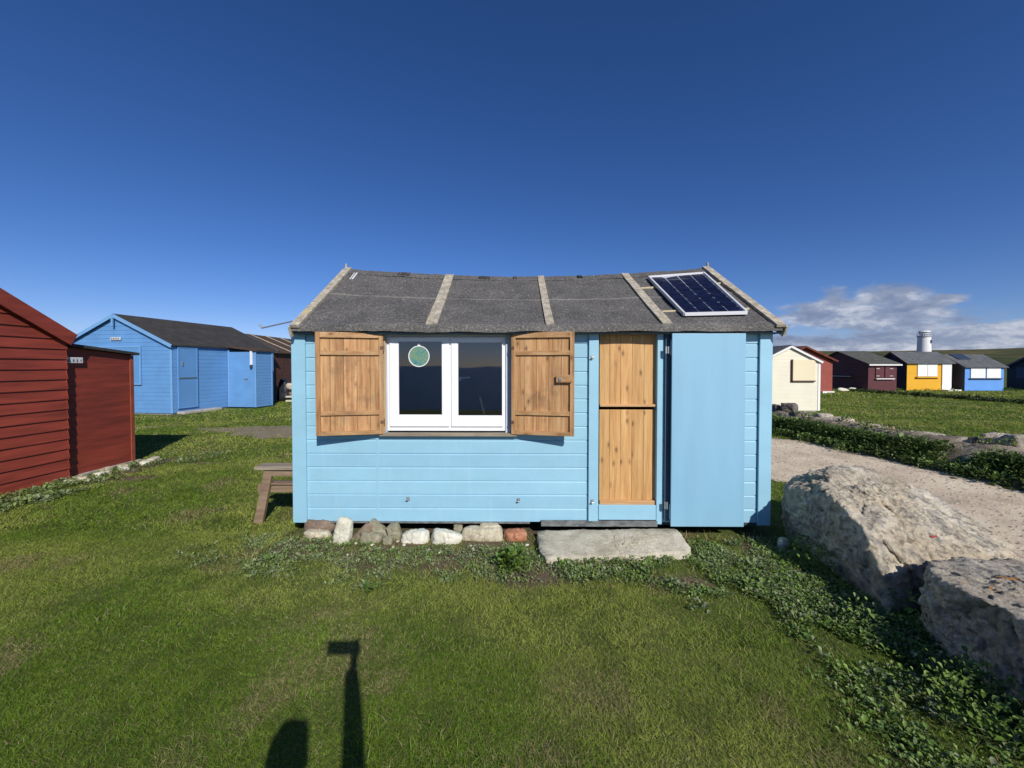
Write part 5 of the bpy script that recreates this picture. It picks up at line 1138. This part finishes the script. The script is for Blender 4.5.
# ---------------------------------------------------------------- the photographer, behind the camera
def skin(name, verts, edges, radii, mat, parent, root=0, sub=2):
    me = bpy.data.meshes.new(name); me.from_pydata(verts, edges, []); o = bpy.data.objects.new(name, me); C.objects.link(o)
    if parent: o.parent = parent
    m = o.modifiers.new('skin', 'SKIN'); m.use_smooth_shade = True
    sv = me.skin_vertices
    if not sv:
        bm = bmesh.new(); bm.from_mesh(me); bm.verts.layers.skin.verify(); bm.to_mesh(me); bm.free(); sv = me.skin_vertices
    for i, r in enumerate(radii): sv[0].data[i].radius = (r, r) if not isinstance(r, tuple) else r
    sv[0].data[root].use_root = True
    s = o.modifiers.new('sub', 'SUBSURF'); s.levels = sub; s.render_levels = sub; me.materials.append(mat); return o
def photographer():
    px, py = -0.01, -0.44
    t = thing('person', 'person in a dark jacket and trousers holding a phone up in the right hand', 'person', (px, py, 0))
    sk = paint('skin', (0.50,0.30,0.21,1), 0.5, 0.04, 9, 0); jk = paint('jacket', (0.03,0.035,0.05,1), 0.8, 0.1, 9, 0.1); tr = paint('trousers', (0.04,0.045,0.06,1), 0.85, 0.1, 9, 0.1); sh = paint('shoe', (0.05,0.04,0.035,1), 0.6, 0.1, 9, 0.1); hr = paint('hair', (0.035,0.022,0.015,1), 0.6, 0.2, 30, 0)
    v = [(0,0,.90),(0,0,1.08),(0,0,1.27),(0,0.01,1.38),(0,0.02,1.44),(0,0.03,1.52),(0,0.02,1.585),
         (.09,0,.86),(.10,0.02,.47),(.10,0,.08),(.11,0.14,.03),(-.09,0,.86),(-.10,0.02,.47),(-.10,0,.08),(-.11,0.14,.03),
         (.17,0,1.34),(.175,0.26,1.29),(.145,0.37,1.50),(.135,0.40,1.64),(-.17,0,1.34),(-.22,-0.02,1.07),(-.22,0.08,.84),(-.21,0.12,.76)]
    e = [(0,1),(1,2),(2,3),(3,4),(4,5),(5,6),(0,7),(7,8),(8,9),(9,10),(0,11),(11,12),(12,13),(13,14),(3,15),(15,16),(16,17),(17,18),(3,19),(19,20),(20,21),(21,22)]
    r = [(.14,.10),(.12,.09),(.14,.10),(.08,.07),.055,.085,.07,.085,.055,.04,.04,.085,.055,.04,.04,.06,.043,.036,.028,.06,.042,.03,.03]
    body = skin('body', v, e, r, sk, t)
    skin('jacket', [v[0],v[1],v[2],v[3],v[15],v[16],v[17],(.136,.398,1.65),v[19],v[20],v[21]], [(0,1),(1,2),(2,3),(3,4),(4,5),(5,6),(6,7),(3,8),(8,9),(9,10)], [(.165,.125),(.15,.115),(.165,.12),(.095,.085),.075,.058,.048,.040,.075,.056,.045], jk, t)
    skin('trousers', [(0,0,.93),(.09,0,.86),(.10,.02,.47),(.10,0,.10),(-.09,0,.86),(-.10,.02,.47),(-.10,0,.10)], [(0,1),(1,2),(2,3),(0,4),(4,5),(5,6)], [(.16,.12),.10,.072,.06,.10,.072,.06], tr, t)
    for s in (1,-1): skin('shoe', [(s*.10,-.03,.04),(s*.105,.08,.035),(s*.115,.19,.03)], [(0,1),(1,2)], [(.05,.045),(.048,.038),(.042,.03)], sh, t)
    b = hullrock('hair', [Vector((x*.082,y*.10+0.01,1.585+z*.085)) for x in (-1,0,1) for y in (-1,0,.9) for z in (-.7,0,.75)]+[Vector((0,0,1.675))], hr, 3, 4, 0.004, 5, 0.002); b.parent = t
    # head details
    a = MB(); a.prism([(-.012,.105,1.52),(.012,.105,1.52),(0,.11,1.56)], (0,.022,-.008)); a.build('nose', sk, t, 0.004)
    a = MB()
    for s in (-1,1): a.cyl((s*.03,.098,1.565),(s*.03,.112,1.565),.011,.006,10)
    a.build('eye', M['mark'], t)
    a = MB(); a.beam((-.022,.104,1.485),(.022,.104,1.485),.008,.008); a.build('mouth', M['brick_red'], t)
    a = MB()
    for s in (-1,1): a.beam((s*.082,.01,1.58),(s*.088,.005,1.52),.012,.03,(0,1,0))
    a.build('ear', sk, t, 0.004)
    # fingers of the raised right hand closed round the phone's right end (fingers behind, thumb in front)
    W = lambda x, y, z: (x-px, y-py, z)
    for k, z in enumerate((1.775,1.757,1.739,1.722)):
        skin('finger', [W(.158,-.045,z-.02),W(.172,-.014,z),W(.162,.012,z),W(.135-.004*(k==1),.010,z+.001)], [(0,1),(1,2),(2,3)], [.011,.009,.0085,.007], sk, t)
    skin('thumb', [W(.140,-.05,1.69),W(.150,-.045,1.73),W(.135,-.025,1.755),W(.12,-.022,1.765)], [(0,1),(1,2),(2,3)], [.014,.012,.010,.008], sk, t)
    skin('palm', [W(.135,-.045,1.62),W(.145,-.040,1.68),W(.155,-.040,1.74)], [(0,1),(1,2)], [(.034,.026),(.040,.024),(.034,.018)], sk, t)
    for k in range(4): skin('finger', [(-.21+.014*k-.02,.125,.76),(-.212+.014*k-.02,.14,.70),(-.208+.013*k-.02,.135,.665)], [(0,1),(1,2)], [.010,.009,.007], sk, t)
    ph = MB(); ph.box(-0.028, 0.152, -0.016, -0.007, 1.698, 1.788); p = ph.build('smartphone', M['dark_timber'], None, 0.003); tag(p, 'black smartphone held sideways in the raised hand', 'phone')
    ph = MB(); ph.box(-0.024, 0.148, -0.0175, -0.0162, 1.702, 1.784); ph.build('phone_screen', M['glass_black'], p)
M['glass_black'] = paint('glass_black', (0.01,0.01,0.012,1), 0.1, 0.0, 5, 0, bmp=0)
photographer()

# red paint dab on the big boulder's lit face
dep = bpy.context.evaluated_depsgraph_get(); dep.update()
d = ray(933.5, 536.5); hit, loc, nrm, _ = b1.ray_cast(Vector((0,0,HC))-b1.location, d.normalized())
if hit:
    mk = MB(); q = nrm.to_track_quat('Z','X').to_matrix()
    ex = (Vector((1,0.1,0))-nrm*Vector((1,0.1,0)).dot(nrm)).normalized(); ey_ = nrm.cross(ex)
    mk.prism([loc+ex*a+ey_*b_+nrm*0.002 for a, b_ in ((-.030,-.006),(0,-.010),(.028,-.004),(.024,.005),(0,.001),(-.026,.006))], nrm*0.006); mk.build('painted_mark', m_red, b1)

# ---------------------------------------------------------------- camera and output
cam = bpy.data.cameras.new('camera'); co = bpy.data.objects.new('camera', cam); C.objects.link(co)
co.location = (0,0,HC); co.rotation_euler = (R(90-PITCH), 0, 0)
cam.sensor_width = 36; cam.lens = F/1024*36; cam.shift_y = (AXY-384)/1024; cam.clip_start = 0.02; cam.clip_end = 8000
sc = bpy.context.scene; sc.camera = co
sc.render.resolution_x = 1024; sc.render.resolution_y = 768
sc.view_settings.view_transform = 'Standard'; sc.view_settings.look = 'None'; sc.view_settings.exposure = 0.0; sc.view_settings.gamma = 1
sc.render.engine = 'CYCLES'; sc.cycles.use_denoising = True; sc.cycles.max_bounces = 6; sc.cycles.transparent_max_bounces = 8
